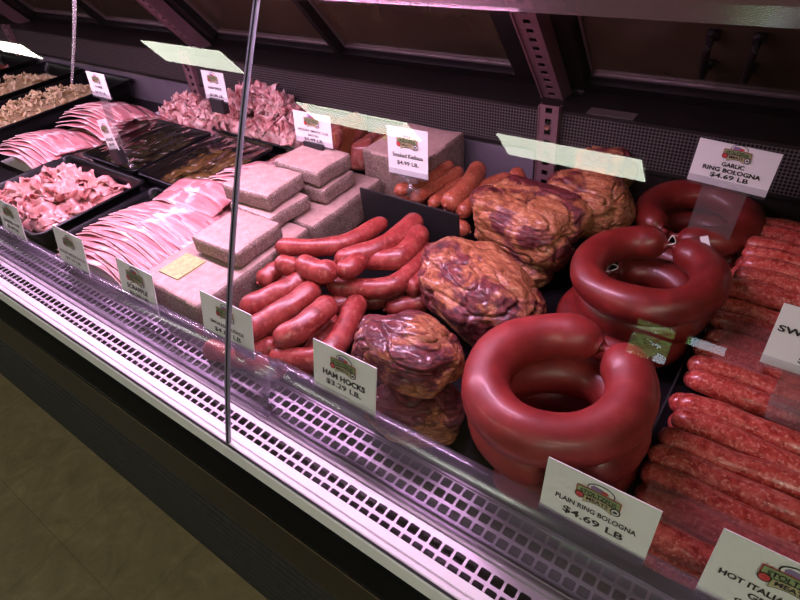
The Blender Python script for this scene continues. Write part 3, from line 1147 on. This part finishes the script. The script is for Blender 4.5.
# ------------------------------------------------------------------ ham hocks
def hock(c, rad, seed, label, rot=(0, 0, 0)):
    bm = bmesh.new()
    bmesh.ops.create_icosphere(bm, subdivisions=6, radius=1.0)
    sv = Vector((seed * 3.1, seed * 1.7, seed * 2.3))
    for v in bm.verts:
        d = v.co.normalized()
        k = 1 + 0.30 * noise.noise(d * 1.1 + sv) + 0.12 * noise.noise(d * 2.3 + sv)
        wd_ = Vector((d.x * .8, d.y * 1.4, d.z * 1.9))
        rdg = 1 - abs(noise.noise(wd_ * 1.3 + sv * 2 + noise.noise_vector(d * 1.4 + sv) * 0.5)) * 2
        k += -0.11 * max(0, rdg - .84) / .16
        wr = noise.noise_vector(d * 3 + sv) * .5
        rd2 = 1 - abs(noise.noise(Vector((d.x * 3, d.y * 5.5, d.z * 9)) + sv + wr)) * 2
        k += -0.026 * max(0, rd2 - .5) / .5
        rd3 = 1 - abs(noise.noise(Vector((d.x * 9, d.y * 14, d.z * 20)) + sv + wr * 3)) * 2
        k += -0.013 * rd3
        e = [abs(a) ** 0.88 * (1 if a > 0 else -1) for a in d]
        v.co = Vector((e[0] * rad[0], e[1] * rad[1], e[2] * rad[2])) * k
    o = link('ham_hock', bm, M['hock'], None, True, Vector(c))
    o.rotation_euler = [R(a) for a in rot]
    return tag(o, label, 'meat', 'smoked ham hocks')


def hk(px, py, z, rad, seed, label, rot=(0, 0, 0)):
    p = P(px, py, z)
    return hock(p, rad, seed, label, rot)


hk(408, 352, .106, (.066, .056, .040), 1.3, 'smoked ham hock directly behind the ham hocks sign, on top of another', (0, 8, 25))
hk(414, 408, .038, (.060, .048, .038), 2.7, 'smoked ham hock on the deck under the front hock, beside its sign', (0, 0, 20))
hk(481, 292, .062, (.106, .070, .058), 4.1, 'large smoked ham hock in the middle, behind the front bologna rings', (0, 5, -20))
hk(528, 222, .085, (.104, .080, .060), 5.6, 'large dark spotted ham hock behind the middle hock', (0, 0, -20))
hk(592, 203, .094, (.072, .062, .056), 7.9, 'smoked ham hock at the rear beside the garlic rings', (0, 0, -15))
hk(606, 172, .085, (.058, .050, .045), 9.2, 'pale ham hock farthest back against the perforated duct', (0, 0, 0))
hk(520, 262, .030, (.060, .050, .034), 11.3, 'low ham hock mostly hidden under the large spotted hock', (0, 0, 0))

# ------------------------------------------------------------------ smoked sausages (front) and kielbasa (back)
def px_sausage(name, a, m, b, r, mat, label, group, cat='sausage'):
    pts = [P(*a), P(*m), P(*b)]
    o = sausage(name, pts, r, mat)
    return tag(o, label, cat, group)


gs = 'smoked sausages heaped behind their sign'
SM = [
    ((276, 247, .083), (338, 245, .085), (386, 221, .088), 0.0153, 'topmost thin smoked sausage, lying farthest back on the heap'),
    ((335, 262, .080), (385, 246, .084), (419, 218, .088), 0.0186, 'straight smoked sausage second from the back, ending near the black divider'),
    ((363, 259, .070), (400, 257, .076), (423, 229, .084), 0.0186, 'curved smoked sausage at the right of the heap, bending down'),
    ((300, 262, .090), (320, 272, .092), (338, 268, .092), 0.0186, 'short plump smoked sausage link in the middle of the chain'),
    ((335, 271, .088), (350, 268, .088), (364, 257, .088), 0.0169, 'short smoked sausage link touching the curved one'),
    ((279, 262, .084), (289, 266, .086), (300, 263, .088), 0.0164, 'stubby smoked sausage link at the left end of the chain'),
    ((328, 286, .050), (392, 286, .055), (432, 247, .062), 0.0169, 'long curved smoked sausage under the chain, reaching right'),
    ((258, 283, .056), (276, 272, .058), (292, 264, .060), 0.0169, 'smoked sausage at the left, leaning on the grey loaf'),
    ((240, 311, .060), (282, 292, .064), (309, 277, .068), 0.0186, 'smoked sausage directly behind the sign, left of three parallel ones'),
    ((243, 335, .058), (290, 307, .066), (318, 286, .070), 0.0186, 'second of three parallel smoked sausages behind the sign'),
    ((274, 342, .060), (304, 326, .066), (333, 300, .070), 0.0186, 'third parallel smoked sausage, plump and nearest the hocks sign'),
    ((270, 357, .034), (328, 354, .040), (360, 298, .048), 0.0181, 'long smoked sausage curving upright beside the front ham hock'),
    ((235, 352, .030), (255, 350, .030), (280, 345, .034), 0.0169, 'smoked sausage low in front, half behind the acrylic riser'),
    ((357, 301, .018), (380, 299, .018), (404, 290, .018), 0.0169, 'low smoked sausage under the long curved one'),
    ((385, 310, .017), (408, 305, .017), (430, 300, .017), 0.0164, 'smoked sausage on the deck behind the front hock'),
    ((404, 290, .045), (416, 283, .046), (430, 270, .046), 0.0181, 'smoked sausage poking out beside the middle hock'),
    ((196, 322, .017), (222, 330, .017), (262, 338, .017), 0.0169, 'bottom smoked sausage against the riser, seen through it left of the seam'),
    ((205, 348, .017), (240, 356, .017), (285, 372, .017), 0.0169, 'bottom smoked sausage against the riser, below the sign'),
    ((300, 376, .017), (318, 345, .020), (335, 325, .020), 0.0175, 'smoked sausage standing behind the left edge of the hocks sign'),
    ((255, 320, .024), (300, 335, .020), (340, 320, .018), 0.0175, 'bottom smoked sausage buried under three parallel ones'),
    ((292, 300, .030), (335, 305, .028), (380, 290, .018), 0.0175, 'bottom smoked sausage buried under the chain of links'),
    ((275, 285, .035), (310, 280, .050), (345, 272, .058), 0.0169, 'smoked sausage filling the back of the heap under the thin one'),
]
for a, m, b, r, lab in SM:
    px_sausage('smoked_sausage', a, m, b, r, M['smoked'], lab, gs)

gk = 'kielbasas lying behind the black divider'
KB = [
    ((395, 192, .075), (428, 180, .076), (452, 164, .078), .0130, 'thin kielbasa nearest the grey loaf, behind the divider'),
    ((412, 200, .070), (440, 184, .072), (462, 170, .076), .0130, 'second thin kielbasa from the grey loaf'),
    ((430, 206, .062), (448, 192, .066), (464, 180, .070), .0130, 'third thin kielbasa, tucked beside the big one'),
    ((445, 206, .080), (466, 188, .086), (480, 166, .090), .0185, 'big plump kielbasa in the middle of the rear pile'),
    ((460, 214, .066), (482, 190, .070), (512, 178, .074), .0165, 'long kielbasa right of the big plump one'),
    ((474, 210, .048), (494, 190, .056), (512, 184, .064), .0140, 'kielbasa behind the spotted hock, right of the pile'),
    ((515, 170, .080), (518, 181, .070), (518, 192, .050), .0160, 'kielbasa standing up at the right end of the rear pile'),
    ((452, 224, .036), (460, 228, .034), (470, 232, .030), .0165, 'short kielbasa low beside the black divider edge'),
    ((386, 208, .040), (420, 200, .036), (450, 186, .036), .0150, 'kielbasa in the lower layer by the grey loaf'),
    ((440, 214, .030), (466, 200, .030), (492, 186, .030), .0150, 'kielbasa in the lower layer under the big plump one'),
]
for a, m, b, r, lab in KB:
    px_sausage('kielbasa', a, m, b, r, M['kielbasa'], lab, gk)

# black divider between them
bm = bmesh.new()
box(bm, (-0.655, 0.690, 0.001), (-0.440, 0.694, 0.108), 0.0012)
o = link('black_divider', bm, M['blackmatte'])
tag(o, 'upright black plastic divider between smoked sausages and kielbasa', 'divider')
sign((-0.588, 0.755, 0.117), 0.086, 0.088, [('Smoked Kielbasa', .42, .0112, .76, .0002), ('$4.99 LB.', .26, .0098, .54, .00022)],
     'white price sign reading smoked kielbasa held by a clear hook', tilt=6, yaw=3, em=.50, emz=.72, stand=('hook', None), em_w=.044)

# ------------------------------------------------------------------ raw Italian sausages at the right
pan = boxo('sausage_pan', (-0.046, 0.323, 0.001), (0.60, 0.985, 0.006), M['deck'])
bm = bmesh.new()
box(bm, (-0.0500, 0.323, 0.001), (-0.0475, 0.985, 0.030))
box(bm, (0.602, 0.323, 0.001), (0.6045, 0.985, 0.030))
link('pan_wall', bm, M['clear'], pan)
tag(pan, 'shallow black pan with clear side lips under the raw italian sausages', 'pan')
ords = ['first', 'second', 'third', 'fourth', 'fifth', 'sixth', 'seventh', 'eighth', 'ninth', 'tenth', 'eleventh', 'twelfth', 'thirteenth', 'fourteenth',
        'fifteenth', 'sixteenth', 'seventeenth', 'eighteenth', 'nineteenth', 'twentieth']
protos = []
for k in range(4):
    pts = [(-0.089, 0, 0), (-0.03, 0.0015 * (k - 1), 0.0005 * k), (0.03, 0.001 * (1 - k), 0), (0.089, 0.0005 * k, 0)]
    p_ = sausage('raw_italian_sausage', pts, 0.0148, M['raw'], wob=.0007, tips=False)
    protos.append([p_, False])


def raw(x, y, z, k, rz, label, group):
    src, used = protos[k]
    o = src if not used else copy_tree(src)
    protos[k][1] = True
    o.location = (x, y, z)
    o.rotation_euler = (R(random.uniform(-6, 6)), 0, rz)
    tag(o, label, 'sausage', group)
    return o


def rawpatch(y0, n, z, x0, pitch_y, name, layer, cols=2):
    for i in range(n):
        for j in range(cols):
            xx = x0 + 0.088 + random.uniform(-.006, .006) + j * 0.187
            jn = ('column nearest bologna', 'second column')[j]
            raw(xx, y0 + i * pitch_y, z + random.uniform(-.0012, .0012), (i * 3 + j * 2) % 4, R(random.uniform(-2, 2)),
                'raw %s sausage, %s from the front, %s, %s' % (name, ords[i], jn, layer),
                name + ' sausages laid in rows')


rawpatch(0.345, 8, .021, -.040, .0298, 'hot italian', 'bottom layer')
rawpatch(0.350, 7, .049, -.035, .0300, 'hot italian', 'top layer')
rawpatch(0.600, 5, .021, -.040, .0298, 'sweet italian', 'bottom layer')
rawpatch(0.572, 4, .049, -.040, .0300, 'sweet italian', 'middle layer')
rawpatch(0.770, 7, .021, -.040, .0298, 'sweet italian', 'rear bottom layer')
rawpatch(0.700, 8, .049, -.040, .0300, 'sweet italian', 'rear middle layer')
rawpatch(0.745, 7, .077, -.034, .0304, 'sweet italian', 'rear top layer')

for (ax, ay, bx_, by_, zz, lb_) in ((-.028, .352, .180, .394, .0665, 'salmon tinted translucent sheet lying over the front raw sausages'), (-.020, .600, .035, .690, .0665, 'small salmon tinted translucent sheet over the sweet italian sausages')):
    bm = bmesh.new()  # translucent salmon sheet spread over the raw sausages
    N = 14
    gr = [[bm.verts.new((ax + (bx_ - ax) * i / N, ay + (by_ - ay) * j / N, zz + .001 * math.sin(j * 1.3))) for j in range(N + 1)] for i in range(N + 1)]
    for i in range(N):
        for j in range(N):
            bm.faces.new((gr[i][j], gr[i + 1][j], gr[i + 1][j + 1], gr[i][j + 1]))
    tag(link('tinted_sheet', bm, M['sheet'], None, True), lb_, 'plastic sheet')
sign((0.084, 0.560, 0.120), 0.116, 0.074, [('SWEET ITALIAN', .62, .0102, .93, .0003), ('SAUSAGE', .49, .0102, .44, .0003), ('GRILLERS', .36, .0102, .42, .0003), ('$4.99 LB', .22, .0100, .46, .00022)],
     'price sign reading sweet italian, standing among the raw sausages', tilt=12, em=.26, emz=.86, stand=('plate', (.07, .050)))
sign((0.100, 0.800, 0.130), 0.116, 0.07, [('ITALIAN SAUSAGE', .42, .0092, .74, .0005), ('$4.99 LB', .22, .0100, .50, .00022)],
     'blank looking price sign corner at the right photo edge, behind the sweet italian one', tilt=8, em=.38, emz=.74, stand=('plate', (.07, .062)))

# ------------------------------------------------------------------ scrapple
def loaf(name, x0, x1, y0, y1, z0, z1, label, group=None, rz=0, film=False, cat='scrapple'):
    cx_, cy_ = (x0 + x1) / 2, (y0 + y1) / 2
    bm = bmesh.new()
    slab_mesh(bm, -(x1 - x0) / 2, (x1 - x0) / 2, -(y1 - y0) / 2, (y1 - y0) / 2, 0, z1 - z0, .008, .0022)
    o = link(name, bm, M['scrapple'], None, True, (cx_, cy_, z0), R(rz))
    o.data.materials.append(M['scrappletop'])
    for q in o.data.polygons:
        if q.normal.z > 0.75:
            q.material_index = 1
    tag(o, label, cat, group)
    return o


gl = 'scrapple loaves and blocks'
lf = loaf('scrapple_loaf', -.860, -.692, .325, .585, .001, .070, 'long grey scrapple loaf at the front with a yellow label on top', gl)
bm = bmesh.new()
box(bm, (-.056, -.100, .0685), (-.004, -.040, .0712))
lb = link('price_label', bm, M['paperlabel'], lf)
lb['label'] = 'yellow printed price label'
loaf('scrapple_loaf', -.860, -.690, .590, .800, .001, .068, 'long grey scrapple loaf behind the first, carrying two stacks', gl)
loaf('scrapple_block', -.820, -.702, .424, .534, .0725, .106, 'single scrapple block alone on the front loaf, beside the yellow label', gl, rz=2)
loaf('scrapple_block', -.852, -.733, .535, .640, .0725, .103, 'lower scrapple block of the middle stack', gl, rz=-3)
loaf('scrapple_block', -.868, -.748, .545, .648, .1045, .138, 'upper scrapple block of the middle stack', gl, rz=3)
loaf('scrapple_block', -.838, -.716, .655, .752, .0705, .103, 'lower scrapple block of the rear stack', gl, rz=1)
loaf('scrapple_block', -.846, -.722, .657, .757, .1045, .138, 'upper scrapple block of the rear stack', gl, rz=-2)
lf = loaf('scrapple_loaf', -.745, -.592, .805, .965, .001, .118, 'tall wrapped scrapple loaf farthest back, behind the kielbasa sign', gl)
bm = bmesh.new()
box(bm, (-.066, -.02, .1180), (-.020, .030, .1195))
lb = link('price_label', bm, M['paperlabel'], lf)
lb['label'] = 'yellow printed price label'

# ------------------------------------------------------------------ sliced bacon
def slice_proto(Lx, Wy, seed):
    bm = bmesh.new()
    nx_, ny_ = 22, 5
    th = .0022
    grid = []
    for i in range(nx_ + 1):
        row = []
        for j in range(ny_ + 1):
            u = i / nx_ - .5
            q = j / ny_ - .5
            x = u * Lx
            y = q * Wy + .004 * math.sin(u * 7 + seed) - .022 * u * u
            z = .0012 * math.sin(u * 15 + seed * 2) - .07 * u * u + .0012 * noise.noise(Vector((x * 30, y * 50, seed)))
            row.append(bm.verts.new((x, y, z)))
        grid.append(row)
    for i in range(nx_):
        for j in range(ny_):
            bm.faces.new((grid[i][j], grid[i + 1][j], grid[i + 1][j + 1], grid[i][j + 1]))
    ret = bmesh.ops.extrude_face_region(bm, geom=list(bm.faces))
    for v_ in [g for g in ret['geom'] if isinstance(g, bmesh.types.BMVert)]:
        v_.co.z += th
    bmesh.ops.recalc_face_normals(bm, faces=bm.faces)
    o = link('bacon_slice', bm, M['bacon'], None, True)
    # the white fat edge and rounded end caps
    b2 = bmesh.new()
    pts = [Vector((x, -Wy / 2 + .004 * math.sin((x / Lx) * 7 + seed) - .022 * (x / Lx) ** 2, .0012 * math.sin((x / Lx) * 15 + seed * 2) - .07 * (x / Lx) ** 2 + .001)) for x in [(-.5 + i / 16) * Lx for i in range(17)]]
    tube(b2, pts, .0011, 6)
    link('fat_edge', b2, M['fat'], o, True)
    return o


BP = {}


def bacon_stack(xc, y0, y1, Lx, Wy, n, ztop, where, group, rz=0, z0=.012):
    for i in range(n):
        key = (round(Lx, 3), i % 3)
        t_ = i / max(1, n - 1)
        if key not in BP:
            BP[key] = o = slice_proto(Lx, Wy, i * 1.7)
        else:
            o = copy_tree(BP[key])
        arch = math.sin(math.pi * min(1, .18 + t_ * .75)) * (ztop - z0)
        d = Vector((0, y0 + (y1 - y0) * t_, 0))
        d.rotate(Matrix.Rotation(R(rz), 3, 'Z'))
        o.location = (xc + d.x + random.uniform(-.003, .003), d.y, z0 + arch + t_ * .002)
        o.rotation_euler = (R(-12), R(random.uniform(-.8, .8)), R(rz + random.uniform(-.8, .8)))
        tag(o, 'thin bacon slice shingled in the pile %s' % where, 'bacon', group)


def wad(name, x0, x1, y0, y1, z1, label, group=None):
    """the solid lower part of a bacon pile: folded sheets of the same bacon"""
    bm = bmesh.new()
    slab_mesh(bm, x0 + .02, x1 - .02, y0, y1, .004, z1, .008, .004, 8)
    o = link(name, bm, M['bacon'], None, True)
    return tag(o, label, 'bacon', group)




def sheet(x0, x1, y0, y1, z, label):
    o = boxo('paper_sheet', (x0, y0, z), (x1, y1, z + .0012), M['paper'])
    return tag(o, label, 'paper')


sheet(-1.165, -.868, .325, .640, .001, 'white backing paper under the front bacon')
wad('bacon_slab_base', -1.145, -.880, .335, .590, .030, 'bacon lying flat under the front shingled slices')
bacon_stack(-1.010, .338, .600, .262, .040, 25, .062, 'right behind the two left price signs', 'bacon slices in the front pile', z0=.020)
sheet(-1.075, -.880, .610, .800, .001, 'white backing paper under the skewed bacon slices')
wad('bacon_slab_base', -1.060, -.885, .625, .790, .034, 'bacon lying flat under the skewed slices')
bacon_stack(-.975, .625, .795, .185, .040, 13, .066, 'between the dark trays and the scrapple', 'bacon slices left of the scrapple', rz=0, z0=.030)
for k, (a, b) in enumerate((((152, 205, .052), (205, 222, .056)), ((160, 192, .052), (214, 212, .058)), ((172, 186, .050), (232, 200, .058)))):
    p0, p1 = P(*a), P(*b)
    d = p1 - p0
    pr_ = slice_proto(.19, .046, 4.4 + k)
    pr_.location = (p0 + p1) / 2 + Vector((0, 0, .006 * k + .004))
    pr_.rotation_euler = (R(6), 0, math.atan2(d.y, d.x))
    tag(pr_, ('loose bacon slice folded toward the front pile', 'loose bacon slice lying across the gap by the dark trays', 'loose bacon slice nearest the dark pickle tray')[k], 'bacon')
# rear left piles
sheet(-1.845, -1.56, .500, .880, .001, 'white backing paper under the rear left bacon')
wad('bacon_slab_base', -1.810, -1.565, .515, .860, .034, 'bacon lying flat under the rear left slices')
bacon_stack(-1.690, .510, .680, .27, .040, 15, .066, 'behind the chipped ham tray', 'bacon slices far left front', z0=.026)
bacon_stack(-1.665, .690, .860, .262, .040, 15, .090, 'at the far left beyond the tilted card', 'bacon slices far left rear', z0=.030)

# ------------------------------------------------------------------ trays
def tray(x0, x1, y0, y1, h, label, name='black_tray', rz=0, mat='black'):
    cx_, cy_ = (x0 + x1) / 2, (y0 + y1) / 2
    a, b = (x1 - x0) / 2, (y1 - y0) / 2
    bm = bmesh.new()
    levels = [(-.016, .001, 0), (0.0, .004, .0), (-.003, h - .003, 1), (.004, h, 1), (.007, h - .001, 1), (.007, h - .004, 1)]
    rings = []

    def rr(ext, z, s):
        A, B = a + ext, b + ext
        q = .018
        vs = []
        for (sx, sy, a0) in ((1, 1, 0), (-1, 1, 90), (-1, -1, 180), (1, -1, 270)):
            for k in range(5):
                an = R(a0 + 22.5 * k)
                vs.append(bm.verts.new((sx * (A - q) + q * math.cos(an), sy * (B - q) + q * math.sin(an), z)))
        return vs
    for ext, z in ((-.016, .0015), (-.012, .002), (-.006, h * .6), (-.003, h - .002), (.001, h), (.006, h - .0005), (.007, h - .004)):
        rings.append(rr(ext, z, 0))
    for A, B in zip(rings, rings[1:]):
        for k in range(20):
            bm.faces.new((A[k], A[(k + 1) % 20], B[(k + 1) % 20], B[k]))
    bm.faces.new(rings[0][::-1])
    bmesh.ops.recalc_face_normals(bm, faces=bm.faces)
    o = link(name, bm, M[mat], None, True, (cx_, cy_, 0), R(rz))
    s_ = o.modifiers.new('solid', 'SOLIDIFY')
    s_.thickness = .0016
    return tag(o, label, 'tray')


def heap(name, x0, x1, y0, y1, z0, z1, n, size, mat, label, cat, seed=1, curl=1.0, mound=True, tip=1.0):
    """many small folded ribbons piled up; nobody could count them"""
    rnd = random.Random(seed)
    bm = bmesh.new()
    cx_, cy_ = (x0 + x1) / 2, (y0 + y1) / 2
    # soft core so the heap has no holes
    slab_mesh(bm, x0 - cx_ + .004, x1 - cx_ - .004, y0 - cy_ + .004, y1 - cy_ - .004, z0 + .001, z0 + (z1 - z0) * .45, .012, .006, 8)
    for k in range(n):
        ux, uy = rnd.uniform(-1, 1), rnd.uniform(-1, 1)
        hh_ = (1 - max(abs(ux), abs(uy)) ** 2.5) if mound else 1
        z = z0 + (z1 - z0) * (.25 + .75 * hh_ * rnd.uniform(.6, 1))
        L = size * rnd.uniform(.7, 1.5)
        W = size * rnd.uniform(.35, .75)
        az = rnd.uniform(0, 6.28)
        rot_ = Matrix.Rotation(az, 3, 'Z') @ Matrix.Rotation(rnd.uniform(-.9, .9) * tip, 3, 'X') @ Matrix.Rotation(rnd.uniform(-.8, .8) * tip, 3, 'Y')
        ph, am = rnd.uniform(0, 6.28), rnd.uniform(.15, .4) * size * curl
        base = Vector((ux * (x1 - x0) / 2 * .92, uy * (y1 - y0) / 2 * .92, z))
        g_ = []
        for i in range(9):
            row = []
            for j in range(5):
                u = i / 8 - .5
                q = j / 4 - .5
                wv = am * math.sin(u * 6.5 + ph + q * 1.5)
                row.append(bm.verts.new(base + rot_ @ Vector((u * L, q * W * (1 - .25 * abs(u) + .12 * math.sin(ph + u * 9)), wv + q * q * size * .5 + .3 * am * math.sin(q * 7 + u * 5 + ph)))))
            g_.append(row)
        for i in range(8):
            for j in range(4):
                bm.faces.new((g_[i][j], g_[i + 1][j], g_[i + 1][j + 1], g_[i][j + 1]))
    for v_ in bm.verts:
        v_.co.z = max(z0, v_.co.z)
    o = link(name, bm, M[mat], None, True, (cx_, cy_, 0))
    s_ = o.modifiers.new('solid', 'SOLIDIFY')
    s_.thickness = .0011
    s_.offset = 0
    return tag(o, label, cat, kind='stuff')


tray(-1.555, -1.215, .318, .572, .050, 'black tray of chipped ham at the left, behind the riser')
heap('chipped_ham', -1.53, -1.245, .338, .548, .008, .064, 120, .050, 'chipped', 'pale pink chipped ham heaped in the front left tray', 'ham', 3, .8, True, .55)

tray(-1.530, -1.300, .600, .835, .046, 'left dark tray of pickled slices beside the rear bacon')
tray(-1.280, -1.065, .600, .835, .046, 'right dark tray of pickled slices beside the loose bacon')


def pickles(x0, x1, y0, y1, mat, label, seed, name='pickled_slices'):
    rnd = random.Random(seed)
    bm = bmesh.new()
    cx_, cy_ = (x0 + x1) / 2, (y0 + y1) / 2
    slab_mesh(bm, x0 - cx_, x1 - cx_, y0 - cy_, y1 - cy_, .004, .016, .004, .002, 6)
    for k in range(46):
        p_ = Vector((rnd.uniform(x0 - cx_ + .02, x1 - cx_ - .02), rnd.uniform(y0 - cy_ + .02, y1 - cy_ - .02), .016 + rnd.uniform(0, .016)))
        mt = Matrix.Translation(p_) @ Matrix.Rotation(rnd.uniform(0, 6.3), 4, 'Z') @ Matrix.Rotation(rnd.uniform(-.5, .5), 4, 'X') @ Matrix.Diagonal((.030 * rnd.uniform(.7, 1.2), .015, .006, 1))
        bmesh.ops.create_uvsphere(bm, u_segments=12, v_segments=8, radius=1, matrix=mt)
    o = link(name, bm, M[mat], None, True, (cx_, cy_, 0))
    return tag(o, label, 'pickles', kind='stuff')


pickles(-1.510, -1.320, .620, .815, 'pickle', 'dark green pickled slices in the left dark tray', 5)
pickles(-1.260, -1.085, .620, .815, 'amber', 'amber pickled slices in the right dark tray', 8)
# film stretched over each
for xa, xb, lab in ((-1.528, -1.302, 'clear film stretched over the left dark tray'), (-1.278, -1.067, 'clear film stretched over the right dark tray')):
    bm = bmesh.new()
    N = 26
    gr = [[bm.verts.new((xa + (xb - xa) * i / N, .602 + .231 * j / N,
                         .0475 + (.004 * noise.noise(Vector((i * .5 + xa * 9, j * .16, 1))) if 0 < i < N and 0 < j < N else 0))) for j in range(N + 1)] for i in range(N + 1)]
    for i in range(N):
        for j in range(N):
            bm.faces.new((gr[i][j], gr[i + 1][j], gr[i + 1][j + 1], gr[i][j + 1]))
    tag(link('cling_film', bm, M['wrap'], None, True), lab, 'film')
# black empty tray between chipped ham and bacon
tray(-1.205, -1.160, .345, .585, .032, 'narrow dark tray between chipped ham and front bacon')

# rear: shaved ham in trays and loose
tray(-1.340, -1.010, .872, .985, .040, 'black tray of shaved ham ends against the rear wall')
heap('shaved_ham', -1.335, -1.02, .872, .980, .012, .150, 210, .040, 'hamend', 'shaved ham ends mounded high in the rear tray', 'ham', 11)
sheet(-1.72, -1.36, .875, .99, .001, 'white paper under the loose rear ham')
heap('shaved_ham', -1.63, -1.37, .885, .985, .003, .080, 90, .040, 'hamend', 'loose pink ham pile left of the rear tray', 'ham', 13)

# smoked slab bacon pieces
def slab_piece(c, sz, rz, label, seed, tiltx=0):
    bm = bmesh.new()
    slab_mesh(bm, -sz[0] / 2, sz[0] / 2, -sz[1] / 2, sz[1] / 2, -sz[2] / 2, sz[2] / 2, .014, .013, 10)
    o = link('slab_bacon', bm, M['slab'], None, True, c, R(rz))
    o.rotation_euler.x = R(tiltx)
    b2 = bmesh.new()
    slab_mesh(b2, sz[0] / 2 - .010, sz[0] / 2 + .003, -sz[1] / 2 + .004, sz[1] / 2 - .004, -sz[2] / 2 + .004, sz[2] / 2 - .004, .004, .003, 6)
    link('rind', b2, M['rind'], o, True)
    return tag(o, label, 'meat', 'smoked slab bacon pieces')


tray(-1.050, -.765, .845, .978, .020, 'low black tray under the smoked slab bacon')
slab_piece((-.985, .930, .058), (.060, .100, .070), 8, 'dark smoked slab bacon piece nearest the shaved ham', 1)
slab_piece((-.905, .925, .068), (.062, .115, .080), -5, 'tall smoked slab bacon piece with orange rind, rear middle', 2)
slab_piece((-.822, .925, .056), (.050, .110, .060), 4, 'round smoked slab bacon piece beside the tall grey loaf', 3)
slab_piece((-.912, .820, .034), (.056, .085, .052), -10, 'streaky red slab bacon piece in front of the others', 4)
slab_piece((-1.000, .815, .032), (.060, .055, .042), 20, 'small orange wrapped bacon piece left of the slab bacon sign', 5)

sign((-.808, .742, .1435), .100, .062, [('HICKORY SMOKED SLAB', .42, .0070, .82, .0001), ('BACON', .28, .0070, .28, .0001), ('$6.49 LB.', .14, .0080, .52, .00022)],
     'white price sign reading hickory smoked slab bacon on a dark clamp', tilt=6, em=.40, emz=.74, stand=('block', (.055, .012)))
sign((-1.195, .815, .155), .082, .066, [('HAM ENDS', .42, .0080, .60, .0002), ('$3.99 LB', .16, .0085, .56, .00022)],
     'white price sign before the shaved ham, left of the glass seam', tilt=6, em=.46, emz=.76, stand=('block', (.05, .03)))
sign((-1.420, .655, .188), .080, .056, [('CHEESE', .42, .0070, .45, .0002), ('$4.99 LB', .18, .0080, .56, .00022)],
     'small white price sign at the far left before the beige bins', tilt=6, em=.40, emz=.74, stand=('plate', (.035, .137)))
sign((-1.348, .598, .088), .050, .074, [('PICKLES', .36, .0085, .7, .0002), ('$4.99', .20, .0085, .56, .00022)],
     'narrow white card leaning sideways over the dark pickle trays', tilt=6, roll=-14, em=.62, emz=.72, stand=('block', (.04, .035)))

# far left bins of shredded cheese
for k, (xa, xb, ya, yb) in enumerate(((-2.13, -1.88, .48, .985), (-2.46, -2.20, .48, .985), (-2.86, -2.55, .48, .985))):
    nm = ('nearest the bacon', 'second from the bacon', 'at the far left end')[k]
    tray(xa, xb, ya, yb, .075, 'deep black bin %s' % nm)
    if k < 2:
        heap('shredded_cheese', xa + .03, xb - .03, ya + .03, yb - .03, .010, .095, 260, .020, 'cheese', 'beige shredded cheese filling the deep bin %s' % nm, 'cheese', 20 + k, .6)
    else:
        heap('dark_berries', xa + .03, xb - .03, ya + .03, yb - .03, .010, .09, 120, .03, 'slab', 'dark red chopped meat filling the deep bin %s' % nm, 'meat', 30, .8)
